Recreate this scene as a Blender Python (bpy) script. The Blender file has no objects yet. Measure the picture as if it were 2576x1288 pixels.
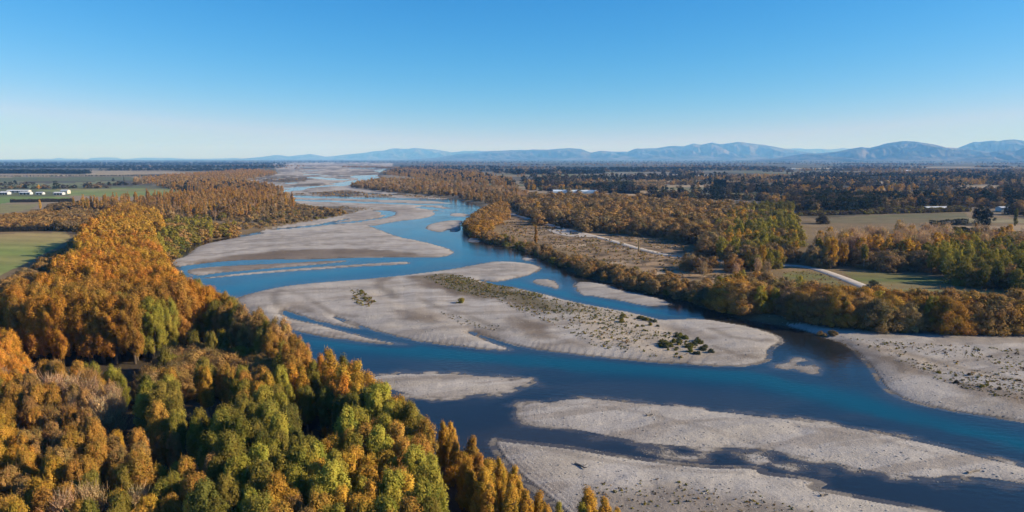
import bpy, math, random
import numpy as np

# ------------------------------------------------------------------ camera, sky, sun, exposure
SC = bpy.context.scene
COL = SC.collection
H = 60.0                      # drone height above the river, metres
FPX, CU, CV = 1718.0, 1288.0, 644.0   # focal length and centre of the 2576 x 1288 survey frame
HORIZON = 399.0
PITCH = math.atan((CV - HORIZON) / FPX)
cam_d = bpy.data.cameras.new('camera')
cam_d.sensor_width = 36.0
cam_d.lens = FPX / 2576.0 * 36.0
cam_d.clip_start = 1.0
cam_d.clip_end = 200000.0
cam = bpy.data.objects.new('camera', cam_d)
cam.location = (0, 0, H)
cam.rotation_euler = (math.pi / 2 - PITCH, 0, 0)
COL.objects.link(cam)
SC.camera = cam

SUN_EL = math.radians(25.5)
SUN_AZ = math.radians(95.0)  # clockwise from +Y (the view direction): sun to the right, square to the view
sun_vec = (math.sin(SUN_AZ) * math.cos(SUN_EL), math.cos(SUN_AZ) * math.cos(SUN_EL), math.sin(SUN_EL))

world = bpy.data.worlds.new('World')
SC.world = world
world.use_nodes = True
wn = world.node_tree
bgn = wn.nodes['Background']
sky = wn.nodes.new('ShaderNodeTexSky')
sky.sky_type = 'NISHITA'
sky.sun_disc = False
sky.sun_elevation = SUN_EL
sky.sun_rotation = SUN_AZ
sky.altitude = 0.0
sky.air_density = 1.0
sky.dust_density = 0.1
sky.ozone_density = 3.0
# one even grading curve per channel over the whole sky (the photograph's deep polarised blue)
SKY = 0.12
sepc = wn.nodes.new('ShaderNodeSeparateColor'); comc = wn.nodes.new('ShaderNodeCombineColor')
wn.links.new(sky.outputs[0], sepc.inputs[0])
for i, (gain, power, top) in enumerate(((0.78, 2.3, 0.66), (0.505, 1.05, 1.0), (0.69, 0.80, 1.05))):
    prev = sepc.outputs[i]
    for op, val in (('MULTIPLY', SKY), ('MINIMUM', top), ('POWER', power), ('MULTIPLY', gain / SKY)):
        nd = wn.nodes.new('ShaderNodeMath'); nd.operation = op; nd.inputs[1].default_value = val
        wn.links.new(prev, nd.inputs[0]); prev = nd.outputs[0]
    wn.links.new(prev, comc.inputs[i])
wn.links.new(comc.outputs[0], bgn.inputs['Color'])
bgn.inputs['Strength'].default_value = SKY

sun_d = bpy.data.lights.new('sun', 'SUN')
sun_d.energy = 5.0
sun_d.angle = math.radians(0.53)
sun_d.color = (1.0, 0.88, 0.68)
sun = bpy.data.objects.new('sun', sun_d)
from mathutils import Vector
sun.rotation_euler = Vector(sun_vec).to_track_quat('Z', 'Y').to_euler()
sun.location = (300, 100, 300)
COL.objects.link(sun)

SC.view_settings.view_transform = 'Standard'
SC.view_settings.look = 'None'
SC.view_settings.gamma = 1.0
SC.view_settings.exposure = 0.7
SC.view_settings.use_curve_mapping = False
SC.render.engine = 'CYCLES'
SC.cycles.use_denoising = True
SC.cycles.max_bounces = 6
SC.cycles.diffuse_bounces = 4
SC.cycles.glossy_bounces = 2
SC.cycles.transmission_bounces = 3
SC.cycles.volume_bounces = 3
SC.cycles.transparent_max_bounces = 4

RNG = np.random.default_rng(7)
random.seed(7)

# ------------------------------------------------------------------ survey frame -> world
SP, CP = math.sin(PITCH), math.cos(PITCH)
def P(u, v, z=0.0):
    u = np.asarray(u, float); v = np.asarray(v, float)
    a = (u - CU) / FPX; b = -(v - CV) / FPX
    dx = a; dy = b * SP + CP; dz = b * CP - SP
    t = (z - H) / dz
    return dx * t, dy * t
def PW(poly, z=0.0):
    a = np.array(poly, float)
    x, y = P(a[:, 0], a[:, 1], z)
    return np.stack([x, y], 1)
def project(x, y, z):
    yy = y; zz = z - H
    d = yy * CP - zz * SP
    return CU + FPX * x / d, CV - FPX * (yy * SP + zz * CP) / d

# ------------------------------------------------------------------ numpy noise and polygon tools
def _hash(ix, iy, s):
    h = (ix.astype(np.int64) * 374761393 + iy.astype(np.int64) * 668265263 + s * 974711) & 0x7fffffff
    h = ((h ^ (h >> 13)) * 1274126177) & 0x7fffffff
    h = (h ^ (h >> 16)) & 0xffff
    return h / 65535.0
def vnoise(x, y, s=0):
    ix = np.floor(x); iy = np.floor(y)
    fx = x - ix; fy = y - iy
    fx = fx * fx * (3 - 2 * fx); fy = fy * fy * (3 - 2 * fy)
    a = _hash(ix, iy, s); b = _hash(ix + 1, iy, s); c = _hash(ix, iy + 1, s); d = _hash(ix + 1, iy + 1, s)
    return (a + (b - a) * fx) * (1 - fy) + (c + (d - c) * fx) * fy
def fbm(x, y, s=0, o=4):
    r = 0; a = 0.5; t = 0
    for k in range(o):
        r = r + a * vnoise(x, y, s + k * 17); t += a
        x = x * 2.03 + 11.3; y = y * 2.03 + 5.7; a *= 0.5
    return r / t
def smooth(t):
    t = np.clip(t, 0, 1); return t * t * (3 - 2 * t)
def round_poly(w, n=2):
    for _ in range(n):
        nx = np.roll(w, -1, 0)
        w = np.stack([w * .75 + nx * .25, w * .25 + nx * .75], 1).reshape(-1, 2)
    return w
def sdist(poly, X, Y, far=80.0):
    """signed distance in metres, positive inside; clipped at -far outside the neighbourhood"""
    out = np.full(X.shape, -far)
    x0, y0 = poly.min(0) - far; x1, y1 = poly.max(0) + far
    m = (X > x0) & (X < x1) & (Y > y0) & (Y < y1)
    if not m.any(): return out
    px, py = X[m], Y[m]
    d2 = np.full(px.shape, 1e18); ins = np.zeros(px.shape, bool)
    q = np.roll(poly, -1, 0)
    for (ax, ay), (bx, by) in zip(poly, q):
        ex, ey = bx - ax, by - ay
        L = ex * ex + ey * ey + 1e-12
        t = np.clip(((px - ax) * ex + (py - ay) * ey) / L, 0, 1)
        dx = px - ax - t * ex; dy = py - ay - t * ey
        d2 = np.minimum(d2, dx * dx + dy * dy)
        c = ((ay > py) != (by > py))
        if by != ay:
            ins ^= c & (px < (bx - ax) * (py - ay) / (by - ay) + ax)
    d = np.sqrt(d2)
    out[m] = np.where(ins, d, np.maximum(-d, -far))
    return out
def ldist(line, X, Y, far=400.0):
    out = np.full(X.shape, far)
    x0, y0 = line.min(0) - far; x1, y1 = line.max(0) + far
    m = (X > x0) & (X < x1) & (Y > y0) & (Y < y1)
    px, py = X[m], Y[m]
    d2 = np.full(px.shape, far * far)
    for (ax, ay), (bx, by) in zip(line[:-1], line[1:]):
        ex, ey = bx - ax, by - ay
        t = np.clip(((px - ax) * ex + (py - ay) * ey) / (ex * ex + ey * ey + 1e-12), 0, 1)
        dx = px - ax - t * ex; dy = py - ay - t * ey
        d2 = np.minimum(d2, dx * dx + dy * dy)
    out[m] = np.sqrt(d2)
    return out
def inside(poly, X, Y):
    ins = np.zeros(np.shape(X), bool)
    q = np.roll(poly, -1, 0)
    for (ax, ay), (bx, by) in zip(poly, q):
        if by != ay:
            ins ^= ((ay > Y) != (by > Y)) & (X < (bx - ax) * (Y - ay) / (by - ay) + ax)
    return ins

# ------------------------------------------------------------------ materials
def new_mat(name):
    m = bpy.data.materials.new(name); m.use_nodes = True
    nt = m.node_tree
    for n in list(nt.nodes): nt.nodes.remove(n)
    out = nt.nodes.new('ShaderNodeOutputMaterial')
    return m, nt, out
def N(nt, kind, **kw):
    n = nt.nodes.new(kind)
    for k, v in kw.items():
        if hasattr(n, k): setattr(n, k, v)
        else: n.inputs[k.replace('_', ' ')].default_value = v
    return n
def math_node(nt, op, a, b=None, c=None):
    n = nt.nodes.new('ShaderNodeMath'); n.operation = op
    for i, x in enumerate((a, b, c)):
        if x is None: continue
        if isinstance(x, (int, float)): n.inputs[i].default_value = x
        else: nt.links.new(x, n.inputs[i])
    return n.outputs[0]

def ground_material(name, scale_a, scale_b, contrast, bump, bump_dist, rough=0.95):
    m, nt, out = new_mat(name)
    att = N(nt, 'ShaderNodeAttribute', attribute_name='Col')
    tc = N(nt, 'ShaderNodeTexCoord')
    n1 = N(nt, 'ShaderNodeTexNoise'); n1.inputs['Scale'].default_value = scale_a; n1.inputs['Detail'].default_value = 5
    n1.inputs['Roughness'].default_value = 0.75
    n2 = N(nt, 'ShaderNodeTexNoise'); n2.inputs['Scale'].default_value = scale_b; n2.inputs['Detail'].default_value = 4
    nt.links.new(tc.outputs['Object'], n1.inputs['Vector']); nt.links.new(tc.outputs['Object'], n2.inputs['Vector'])
    a = math_node(nt, 'MULTIPLY_ADD', n1.outputs[0], contrast * 2, 1 - contrast)
    b = math_node(nt, 'MULTIPLY_ADD', n2.outputs[0], contrast * 1.2, 1 - contrast * .6)
    f = math_node(nt, 'MULTIPLY', a, b)
    mul = nt.nodes.new('ShaderNodeVectorMath'); mul.operation = 'SCALE'
    nt.links.new(att.outputs['Color'], mul.inputs[0]); nt.links.new(f, mul.inputs['Scale'])
    bs = N(nt, 'ShaderNodeBsdfPrincipled')
    bs.inputs['Roughness'].default_value = rough
    bs.inputs['Specular IOR Level'].default_value = 0.15
    nt.links.new(mul.outputs[0], bs.inputs['Base Color'])
    bp = N(nt, 'ShaderNodeBump'); bp.inputs['Strength'].default_value = bump; bp.inputs['Distance'].default_value = bump_dist
    nt.links.new(n1.outputs[0], bp.inputs['Height']); nt.links.new(bp.outputs[0], bs.inputs['Normal'])
    nt.links.new(bs.outputs[0], out.inputs[0])
    return m
MAT_GRAVEL = ground_material('river_gravel', 1.6, 0.12, 0.45, 0.8, 0.3)
MAT_EARTH = ground_material('dry_earth', 0.55, 0.05, 0.45, 0.6, 0.5)
MAT_FIELD = ground_material('pasture', 0.35, 0.02, 0.28, 0.3, 0.3)

def water_material():
    m, nt, out = new_mat('river_water')
    att = N(nt, 'ShaderNodeAttribute', attribute_name='Col')
    tc = N(nt, 'ShaderNodeTexCoord')
    mp = N(nt, 'ShaderNodeMapping'); mp.inputs['Scale'].default_value = (0.5, 1.0, 1.0)
    mp.inputs['Rotation'].default_value = (0, 0, math.radians(25))
    nt.links.new(tc.outputs['Object'], mp.inputs['Vector'])
    n1 = N(nt, 'ShaderNodeTexNoise'); n1.inputs['Scale'].default_value = 0.9; n1.inputs['Detail'].default_value = 5
    n2 = N(nt, 'ShaderNodeTexNoise'); n2.inputs['Scale'].default_value = 0.035; n2.inputs['Detail'].default_value = 3
    nt.links.new(mp.outputs[0], n1.inputs['Vector']); nt.links.new(tc.outputs['Object'], n2.inputs['Vector'])
    bs = N(nt, 'ShaderNodeBsdfPrincipled')
    bs.inputs['IOR'].default_value = 1.33
    nt.links.new(att.outputs['Color'], bs.inputs['Base Color'])
    # riffled and glassy reaches
    r = math_node(nt, 'MULTIPLY_ADD', n2.outputs[0], 0.16, 0.02)
    nt.links.new(r, bs.inputs['Roughness'])
    st = math_node(nt, 'MULTIPLY_ADD', n2.outputs[0], 0.7, -0.14)
    bp = N(nt, 'ShaderNodeBump'); bp.inputs['Distance'].default_value = 0.35
    nt.links.new(st, bp.inputs['Strength'])
    nt.links.new(n1.outputs[0], bp.inputs['Height']); nt.links.new(bp.outputs[0], bs.inputs['Normal'])
    nt.links.new(bs.outputs[0], out.inputs[0])
    return m
MAT_WATER = water_material()

def leaf_material(name, per_object=True, trans=0.42, instancer=False):
    m, nt, out = new_mat(name)
    tv = N(nt, 'ShaderNodeAttribute', attribute_name='tint')
    if per_object:
        oi = N(nt, 'ShaderNodeObjectInfo'); c = oi.outputs['Color']
        rv = math_node(nt, 'MULTIPLY_ADD', oi.outputs['Random'], 0.24, 0.88)
    else:
        at = N(nt, 'ShaderNodeAttribute', attribute_name='Col', attribute_type='INSTANCER' if instancer else 'GEOMETRY'); c = at.outputs['Color']; rv = None
    sep = N(nt, 'ShaderNodeSeparateXYZ'); nt.links.new(tv.outputs['Vector'], sep.inputs[0])
    val = math_node(nt, 'MULTIPLY_ADD', sep.outputs[0], 0.60, 0.70)
    if rv is not None: val = math_node(nt, 'MULTIPLY', val, rv)
    hue = math_node(nt, 'MULTIPLY_ADD', sep.outputs[1], 0.030, 0.485)
    h = N(nt, 'ShaderNodeHueSaturation')
    nt.links.new(c, h.inputs['Color']); nt.links.new(val, h.inputs['Value']); nt.links.new(hue, h.inputs['Hue'])
    gr = N(nt, 'ShaderNodeMix', data_type='RGBA', blend_type='MULTIPLY')
    gr.inputs[7].default_value = (.48, .80, .85, 1)
    nt.links.new(sep.outputs[2], gr.inputs[0]); nt.links.new(h.outputs[0], gr.inputs[6])
    d = N(nt, 'ShaderNodeBsdfDiffuse'); t = N(nt, 'ShaderNodeBsdfTranslucent')
    nt.links.new(gr.outputs[2], d.inputs[0]); 
    sc_ = nt.nodes.new('ShaderNodeVectorMath'); sc_.operation = 'SCALE'; sc_.inputs['Scale'].default_value = trans   # a leaf reflects and also lets light through
    nt.links.new(gr.outputs[2], sc_.inputs[0]); nt.links.new(sc_.outputs[0], t.inputs[0])
    mx = N(nt, 'ShaderNodeAddShader')
    nt.links.new(d.outputs[0], mx.inputs[0]); nt.links.new(t.outputs[0], mx.inputs[1])
    nt.links.new(mx.outputs[0], out.inputs[0])
    return m
MAT_LEAF = leaf_material('foliage')
MAT_LEAFC = leaf_material('foliage_mass', per_object=False)
MAT_LEAFI = leaf_material('foliage_wood', per_object=False, instancer=True)

def noisy_material(name, col, col2, scale, rough=0.8, metallic=0.0, detail=4, stretch=(1, 1, 1)):
    m, nt, out = new_mat(name)
    tc = N(nt, 'ShaderNodeTexCoord')
    mp = N(nt, 'ShaderNodeMapping'); mp.inputs['Scale'].default_value = stretch
    nt.links.new(tc.outputs['Object'], mp.inputs['Vector'])
    n1 = N(nt, 'ShaderNodeTexNoise'); n1.inputs['Scale'].default_value = scale; n1.inputs['Detail'].default_value = detail
    nt.links.new(mp.outputs[0], n1.inputs['Vector'])
    mx = N(nt, 'ShaderNodeMix', data_type='RGBA')
    mx.inputs[6].default_value = (*col, 1); mx.inputs[7].default_value = (*col2, 1)
    rp = N(nt, 'ShaderNodeMapRange'); rp.inputs[1].default_value = .3; rp.inputs[2].default_value = .7
    nt.links.new(n1.outputs[0], rp.inputs[0]); nt.links.new(rp.outputs[0], mx.inputs[0])
    bs = N(nt, 'ShaderNodeBsdfPrincipled'); bs.inputs['Roughness'].default_value = rough
    bs.inputs['Metallic'].default_value = metallic
    nt.links.new(mx.outputs[2], bs.inputs['Base Color'])
    nt.links.new(bs.outputs[0], out.inputs[0])
    return m
MAT_PALEBARK = noisy_material('pale_bark', (0.60, 0.50, 0.39), (0.32, 0.24, 0.17), 2.0, stretch=(1, 1, .3))
MAT_BARK = noisy_material('grey_brown_bark', (0.17, 0.125, 0.09), (0.08, 0.06, 0.045), 2.0, stretch=(1, 1, .3))
MAT_TWIG = noisy_material('twigs', (0.36, 0.25, 0.17), (0.22, 0.14, 0.09), 1.5)
MAT_DRIFT = noisy_material('driftwood', (0.24, 0.20, 0.16), (0.14, 0.115, 0.09), 3.0)
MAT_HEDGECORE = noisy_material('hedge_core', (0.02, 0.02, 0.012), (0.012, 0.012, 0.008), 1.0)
MAT_ROAD = noisy_material('gravel_road', (0.40, 0.35, 0.30), (0.31, 0.27, 0.23), 0.4, rough=.95)
MAT_WHITE = noisy_material('white_sheet_iron', (0.58, 0.58, 0.58), (0.48, 0.49, 0.5), 0.5, rough=.45)
MAT_CREAM = noisy_material('cream_weatherboard', (0.62, 0.55, 0.45), (0.52, 0.46, 0.38), 0.6)
MAT_GREYROOF = noisy_material('grey_roofing', (0.42, 0.45, 0.48), (0.32, 0.34, 0.37), 0.5, rough=.4)
MAT_DARK = noisy_material('dark_opening', (0.03, 0.03, 0.035), (0.02, 0.02, 0.022), 1.0)
MAT_GLASS = noisy_material('greenhouse_cover', (0.72, 0.76, 0.78), (0.55, 0.6, 0.63), 0.3, rough=.2)
MAT_TYRE = noisy_material('tyre_rubber', (0.02, 0.02, 0.02), (0.03, 0.03, 0.03), 4.0)
MAT_CARDARK = noisy_material('dark_car_paint', (0.03, 0.035, 0.045), (0.04, 0.045, 0.055), 0.5, rough=.25)

# ------------------------------------------------------------------ mesh helpers
def mesh_np(name, verts, faces, mats, smooth_sh=False, attrs=None, matidx=None):
    """verts (n,3); faces (m,k) int array with k = 3 or 4; attrs {name: (n,3|4)}"""
    me = bpy.data.meshes.new(name)
    verts = np.ascontiguousarray(verts, np.float32); faces = np.ascontiguousarray(faces, np.int32)
    m, k = faces.shape
    me.vertices.add(len(verts)); me.vertices.foreach_set('co', verts.ravel())
    me.loops.add(m * k); me.loops.foreach_set('vertex_index', faces.ravel())
    me.polygons.add(m)
    me.polygons.foreach_set('loop_start', np.arange(0, m * k, k, dtype=np.int32))
    if smooth_sh: me.polygons.foreach_set('use_smooth', np.ones(m, bool))
    for mt in (mats if isinstance(mats, (list, tuple)) else [mats]): me.materials.append(mt)
    if matidx is not None: me.polygons.foreach_set('material_index', np.ascontiguousarray(matidx, np.int32))
    if attrs:
        for an, av in attrs.items():
            if av.shape[1] == 4:
                a = me.attributes.new(an, 'FLOAT_COLOR', 'POINT'); a.data.foreach_set('color', np.ascontiguousarray(av, np.float32).ravel())
            else:
                a = me.attributes.new(an, 'FLOAT_VECTOR', 'POINT'); a.data.foreach_set('vector', np.ascontiguousarray(av, np.float32).ravel())
    me.update()
    return me
def link(name, me, parent=None, label=None, cat=None, group=None, kind=None, loc=None, rotz=0.0):
    o = bpy.data.objects.new(name, me)
    COL.objects.link(o)
    if parent is not None: o.parent = parent
    if loc is not None: o.location = loc
    if rotz: o.rotation_euler = (0, 0, rotz)
    if label: o['label'] = label
    if cat: o['category'] = cat
    if group: o['group'] = group
    if kind: o['kind'] = kind
    return o
class MB:
    """small polygon collector for built things"""
    def __init__(s): s.v = []; s.f = []
    def box(s, x0, x1, y0, y1, z0, z1):
        b = len(s.v)
        s.v += [(x0, y0, z0), (x1, y0, z0), (x1, y1, z0), (x0, y1, z0), (x0, y0, z1), (x1, y0, z1), (x1, y1, z1), (x0, y1, z1)]
        s.f += [tuple(b + i for i in f) for f in ((0, 3, 2, 1), (4, 5, 6, 7), (0, 1, 5, 4), (1, 2, 6, 5), (2, 3, 7, 6), (3, 0, 4, 7))]
        return s
    def prism(s, prof, x0, x1):
        b = len(s.v); n = len(prof)
        s.v += [(x0, y, z) for y, z in prof] + [(x1, y, z) for y, z in prof]
        s.f += [tuple(b + n - 1 - i for i in range(n)), tuple(b + n + i for i in range(n))]
        s.f += [(b + i, b + (i + 1) % n, b + n + (i + 1) % n, b + n + i) for i in range(n)]
        return s
    def tube(s, pts, rad, k=6):
        pts = [Vector(p) for p in pts]; b0 = len(s.v)
        for i, p in enumerate(pts):
            d = (pts[min(i + 1, len(pts) - 1)] - pts[max(i - 1, 0)]).normalized()
            a = d.orthogonal().normalized(); c = d.cross(a)
            for j in range(k):
                t = 2 * math.pi * j / k
                s.v.append(tuple(p + (a * math.cos(t) + c * math.sin(t)) * rad[i]))
        for i in range(len(pts) - 1):
            for j in range(k):
                s.f.append((b0 + i * k + j, b0 + i * k + (j + 1) % k, b0 + (i + 1) * k + (j + 1) % k, b0 + (i + 1) * k + j))
        s.f.append(tuple(b0 + (len(pts) - 1) * k + j for j in range(k)))
        s.f.append(tuple(b0 + k - 1 - j for j in range(k)))
        return s
    def mesh(s, name, mat, smooth_sh=False):
        me = bpy.data.meshes.new(name); me.from_pydata(s.v, [], s.f); me.materials.append(mat)
        if smooth_sh:
            for p in me.polygons: p.use_smooth = True
        return me
    def build(s, name, mat, parent=None, **kw):
        return link(name, s.mesh(name, mat), parent, **kw)

# ------------------------------------------------------------------ survey of the river: corridor, bars, channels (frame pixels)
CORRIDOR = [(1520, 1420), (1440, 1345), (1380, 1290), (1300, 1225), (1230, 1180), (1150, 1150), (1080, 1160), (1000, 1120), (960, 1080),
    (860, 1010), (760, 960), (690, 930), (600, 870), (500, 810), (440, 760), (420, 720), (425, 690), (424, 660), (440, 640), (480, 612),
    (560, 600), (645, 585), (740, 566), (862, 547), (892, 536), (750, 514), (733, 495), (715, 482), (640, 463), (598, 456), (690, 442),
    (702, 432), (690, 420), (680, 409), (990, 409), (985, 420), (962, 430), (948, 440), (958, 450), (888, 461), (868, 471), (1005, 489),
    (1130, 497), (1200, 513), (1217, 526), (1203, 545), (1172, 560), (1168, 577), (1180, 592), (1200, 604), (1250, 618), (1310, 628),
    (1380, 658), (1450, 692), (1540, 713), (1600, 732), (1700, 752), (1760, 771), (1795, 784), (1860, 803), (1960, 818), (2080, 838),
    (2200, 846), (2400, 851), (2700, 858), (3100, 862), (3400, 1750), (1700, 1750)]
BARS = {
 'A': [(426, 657), (442, 672), (470, 668), (530, 660), (590, 655), (680, 652), (760, 653), (830, 651), (900, 648), (980, 648), (1040, 647),
       (1101, 648), (1137, 642), (1144, 634), (1126, 624), (1055, 606), (1000, 596), (954, 578), (936, 571), (900, 560), (840, 562), (760, 574),
       (650, 589), (560, 604), (500, 618), (488, 630), (470, 644)],
 'A2': [(464, 680), (482, 690), (506, 694), (533, 688), (644, 678), (760, 669), (850, 661), (885, 656), (850, 655), (700, 663), (600, 668), (520, 672)],
 'A3': [(492, 703), (560, 697), (644, 689), (735, 682), (800, 678), (890, 671), (980, 667), (1026, 664), (1033, 660), (1010, 658), (900, 665), (780, 673), (644, 684), (540, 695)],
 'E': [(1129, 538), (1134, 545), (1185, 545), (1189, 542), (1172, 538), (1149, 535)],
 'F': [(1071, 570), (1073, 577), (1091, 582), (1111, 585), (1127, 577), (1139, 587), (1162, 577), (1154, 571), (1165, 558), (1160, 554), (1127, 554), (1088, 562)],
 'G': [(1175, 603), (1177, 609), (1198, 611), (1215, 606), (1218, 596), (1190, 594)],
 'H': [(600, 750), (625, 740), (700, 722), (790, 712), (900, 704), (1010, 694), (1140, 677), (1200, 665), (1250, 657), (1310, 660), (1355, 668),
       (1361, 677), (1340, 690), (1312, 697), (1270, 706), (1242, 710), (1196, 702), (1240, 717), (1290, 723), (1364, 739), (1423, 755), (1517, 774),
       (1593, 787), (1644, 800), (1664, 805), (1679, 804), (1770, 802), (1847, 815), (1897, 825), (1932, 835), (1947, 840), (1965, 851), (1966, 863),
       (1947, 871), (1935, 884), (1937, 893), (1932, 906), (1918, 912), (1880, 920), (1821, 922), (1745, 917), (1644, 911), (1542, 901), (1440, 891),
       (1364, 881), (1321, 874), (1288, 866), (1225, 846), (1170, 831), (1225, 857), (1293, 880), (1270, 882), (1200, 877), (1127, 868), (1050, 858),
       (974, 840), (920, 825), (870, 805), (836, 796), (870, 812), (923, 830), (860, 822), (820, 813), (760, 795), (717, 779), (702, 786), (720, 800),
       (775, 812), (822, 821), (870, 835), (960, 858), (1038, 868), (961, 865), (898, 857), (796, 844), (705, 825), (660, 802), (620, 777), (592, 760)],
 'I': [(930, 945), (985, 940), (1050, 938), (1130, 938), (1250, 945), (1340, 950), (1349, 955), (1330, 968), (1270, 988), (1200, 996), (1120, 1001),
       (1075, 1003), (1000, 990), (940, 965)],
 'J': [(1310, 1020), (1321, 1014), (1377, 1008), (1440, 1000), (1504, 1001), (1593, 1012), (1669, 1015), (1763, 1029), (1847, 1037), (1932, 1046),
       (2034, 1060), (2135, 1073), (2237, 1093), (2338, 1113), (2440, 1139), (2516, 1159), (2576, 1173), (2700, 1210), (2800, 1250), (2700, 1240),
       (2576, 1221), (2491, 1209), (2397, 1200), (2364, 1208), (2287, 1202), (2186, 1190), (2084, 1165), (2008, 1151), (1932, 1135), (1847, 1130),
       (1770, 1131), (1669, 1123), (1580, 1116), (1588, 1111), (1542, 1103), (1466, 1088), (1390, 1075), (1339, 1066), (1306, 1048)],
 'K': [(1844, 1136), (1885, 1138), (1942, 1147), (1949, 1158), (1897, 1159), (1867, 1151)],
 'L': [(1600, 1127), (1694, 1137), (1778, 1149), (1720, 1150), (1640, 1138)],
 'L2': [(1950, 1165), (2010, 1172), (2078, 1184), (2020, 1181), (1960, 1172)],
 'M': [(1232, 1103), (1288, 1111), (1339, 1116), (1440, 1126), (1517, 1141), (1618, 1156), (1720, 1169), (1821, 1177), (1872, 1174), (1920, 1181),
       (1913, 1190), (1960, 1196), (2008, 1201), (2059, 1212), (2067, 1217), (2034, 1229), (2110, 1241), (2186, 1256), (2262, 1269), (2338, 1284),
       (2420, 1305), (2600, 1350), (2600, 1500), (1700, 1500), (1480, 1350), (1400, 1275), (1320, 1212), (1262, 1160)],
 'N': [(1930, 806), (1970, 817), (2008, 828), (2046, 840), (2084, 851), (2122, 864), (2155, 884), (2181, 912), (2201, 940), (2219, 970), (2242, 991),
       (2287, 1009), (2364, 1029), (2465, 1045), (2576, 1061), (2750, 1090), (3100, 1130), (3300, 1100), (3150, 845), (2700, 840), (2400, 835), (2200, 830), (2080, 822), (1960, 803)],
 'O': [(1960, 923), (1983, 916), (2010, 919), (2046, 916), (2051, 924), (2041, 937), (1996, 931)],
 'O2': [(1978, 913), (2000, 903), (2012, 901), (1998, 912)],
 'Pr': [(1443, 713), (1463, 708), (1504, 711), (1542, 721), (1562, 731), (1605, 737), (1644, 746), (1677, 757), (1694, 768), (1644, 772), (1605, 767),
       (1567, 757), (1517, 749), (1486, 744), (1471, 745), (1450, 734)],
 'Q': [(1331, 708), (1351, 702), (1384, 703), (1405, 711), (1409, 721), (1405, 730), (1384, 722), (1357, 717)],
 'R': [(1311, 647), (1330, 648), (1354, 655), (1340, 659), (1312, 653)],
 'FZ': [(640, 592), (760, 576), (870, 558), (936, 571), (975, 560), (1025, 554), (1070, 549), (1096, 539), (1082, 531), (1095, 529), (1112, 532),
       (1138, 531), (1143, 527), (1135, 523), (1108, 519), (1120, 516), (1152, 516), (1163, 512), (1150, 507), (1130, 500), (1005, 487), (868, 470), (888, 459),
       (960, 449), (950, 439), (965, 429), (990, 419), (1000, 407), (675, 407), (688, 421), (700, 433), (686, 443), (596, 457), (638, 465), (713, 484),
       (730, 497), (745, 516), (700, 560)],
}
CHANNELS = [  # (polyline, half width m, depth)
 ([(728, 494), (800, 496), (900, 498), (1050, 502), (1120, 504), (1180, 510)], 24, 1.6),
 ([(728, 503), (850, 507), (960, 511), (1060, 514), (1120, 514), (1170, 517)], 15, 1.4),
 ([(560, 473), (680, 474), (760, 472), (872, 465)], 24, 1.4),
 ([(640, 481), (700, 482), (745, 477), (760, 472)], 18, 1.3),
 ([(948, 441), (900, 444), (944, 449), (905, 457), (862, 463)], 40, 1.3),
 ([(790, 447), (850, 452), (900, 450)], 26, 1.2),
 ([(840, 490), (930, 487), (1010, 489)], 10, 1.0),
 ([(690, 577), (800, 567), (900, 557), (960, 549), (985, 541), (968, 534)], 4.0, 1.0),
 ([(815, 563), (845, 557), (874, 552)], 3.0, 0.9),
 ([(955, 530), (978, 534), (975, 540)], 9.0, 0.9),
 ([(1060, 521), (1090, 525), (1130, 528), (1180, 535)], 10.0, 1.2),
]
THALWEG = [  # deep clear current, turquoise
 ([(2760, 1180), (2576, 1128), (2400, 1086), (2250, 1045), (2120, 1003), (2000, 975), (1900, 948), (1750, 936), (1500, 920), (1300, 906), (1100, 888), (950, 872), (820, 858)], 7.0),
 ([(1150, 655), (1180, 630), (1150, 590), (1050, 580), (1120, 560), (1190, 540)], 9.0),
 ([(560, 735), (700, 700), (900, 680), (1080, 660), (1150, 650)], 9.0),
 ([(1300, 712), (1400, 735), (1560, 772), (1700, 790)], 5.0),
]
SILT = [  # silt and damp sand with shapes of their own
 ([(560, 650), (640, 638), (720, 631), (850, 627), (950, 628), (1060, 640), (1110, 645), (1040, 648), (900, 650), (760, 655), (560, 664), (490, 670), (480, 662)], .9),
 ([(464, 680), (533, 690), (700, 674), (880, 657), (860, 652), (600, 664)], .75),
 ([(1010, 700), (1080, 692), (1150, 697), (1290, 728), (1380, 756), (1420, 790), (1440, 822), (1330, 782), (1250, 764), (1130, 748), (1050, 732), (1030, 712)], .95),
 ([(700, 775), (720, 765), (790, 775), (840, 800), (780, 802), (725, 782)], .7),
 ([(900, 705), (980, 700), (1010, 720), (960, 715)], .5),
 ([(950, 775), (1040, 786), (1130, 815), (1090, 818), (990, 805)], .7),
 ([(1130, 820), (1200, 825), (1290, 860), (1230, 852)], .8),
 ([(1288, 800), (1360, 815), (1440, 850), (1520, 878), (1480, 893), (1380, 872), (1300, 862)], .75),
 ([(1690, 815), (1730, 835), (1790, 860), (1750, 870), (1710, 850)], .7),
 ([(1830, 915), (1880, 885), (1930, 858), (1945, 862), (1925, 885), (1880, 918)], .7),
 ([(2010, 842), (2080, 852), (2160, 882), (2300, 922), (2420, 960), (2640, 1000), (2640, 1045), (2450, 1012), (2330, 972), (2200, 912), (2090, 867)], .85),
 ([(1480, 1235), (1650, 1225), (1800, 1240), (2000, 1275), (2100, 1290), (2250, 1330), (1400, 1340)], .6),
 ([(1920, 1205), (2000, 1212), (2070, 1222), (1990, 1235)], .7),
 ([(2390, 1206), (2420, 1192), (2500, 1197), (2590, 1218), (2590, 1228), (2480, 1214)], .8),
 ([(1300, 1175), (1400, 1190), (1420, 1230), (1330, 1215)], .35),
 ([(860, 545), (960, 523), (1040, 524), (1080, 533), (980, 547), (900, 556)], .35),
]
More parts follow.
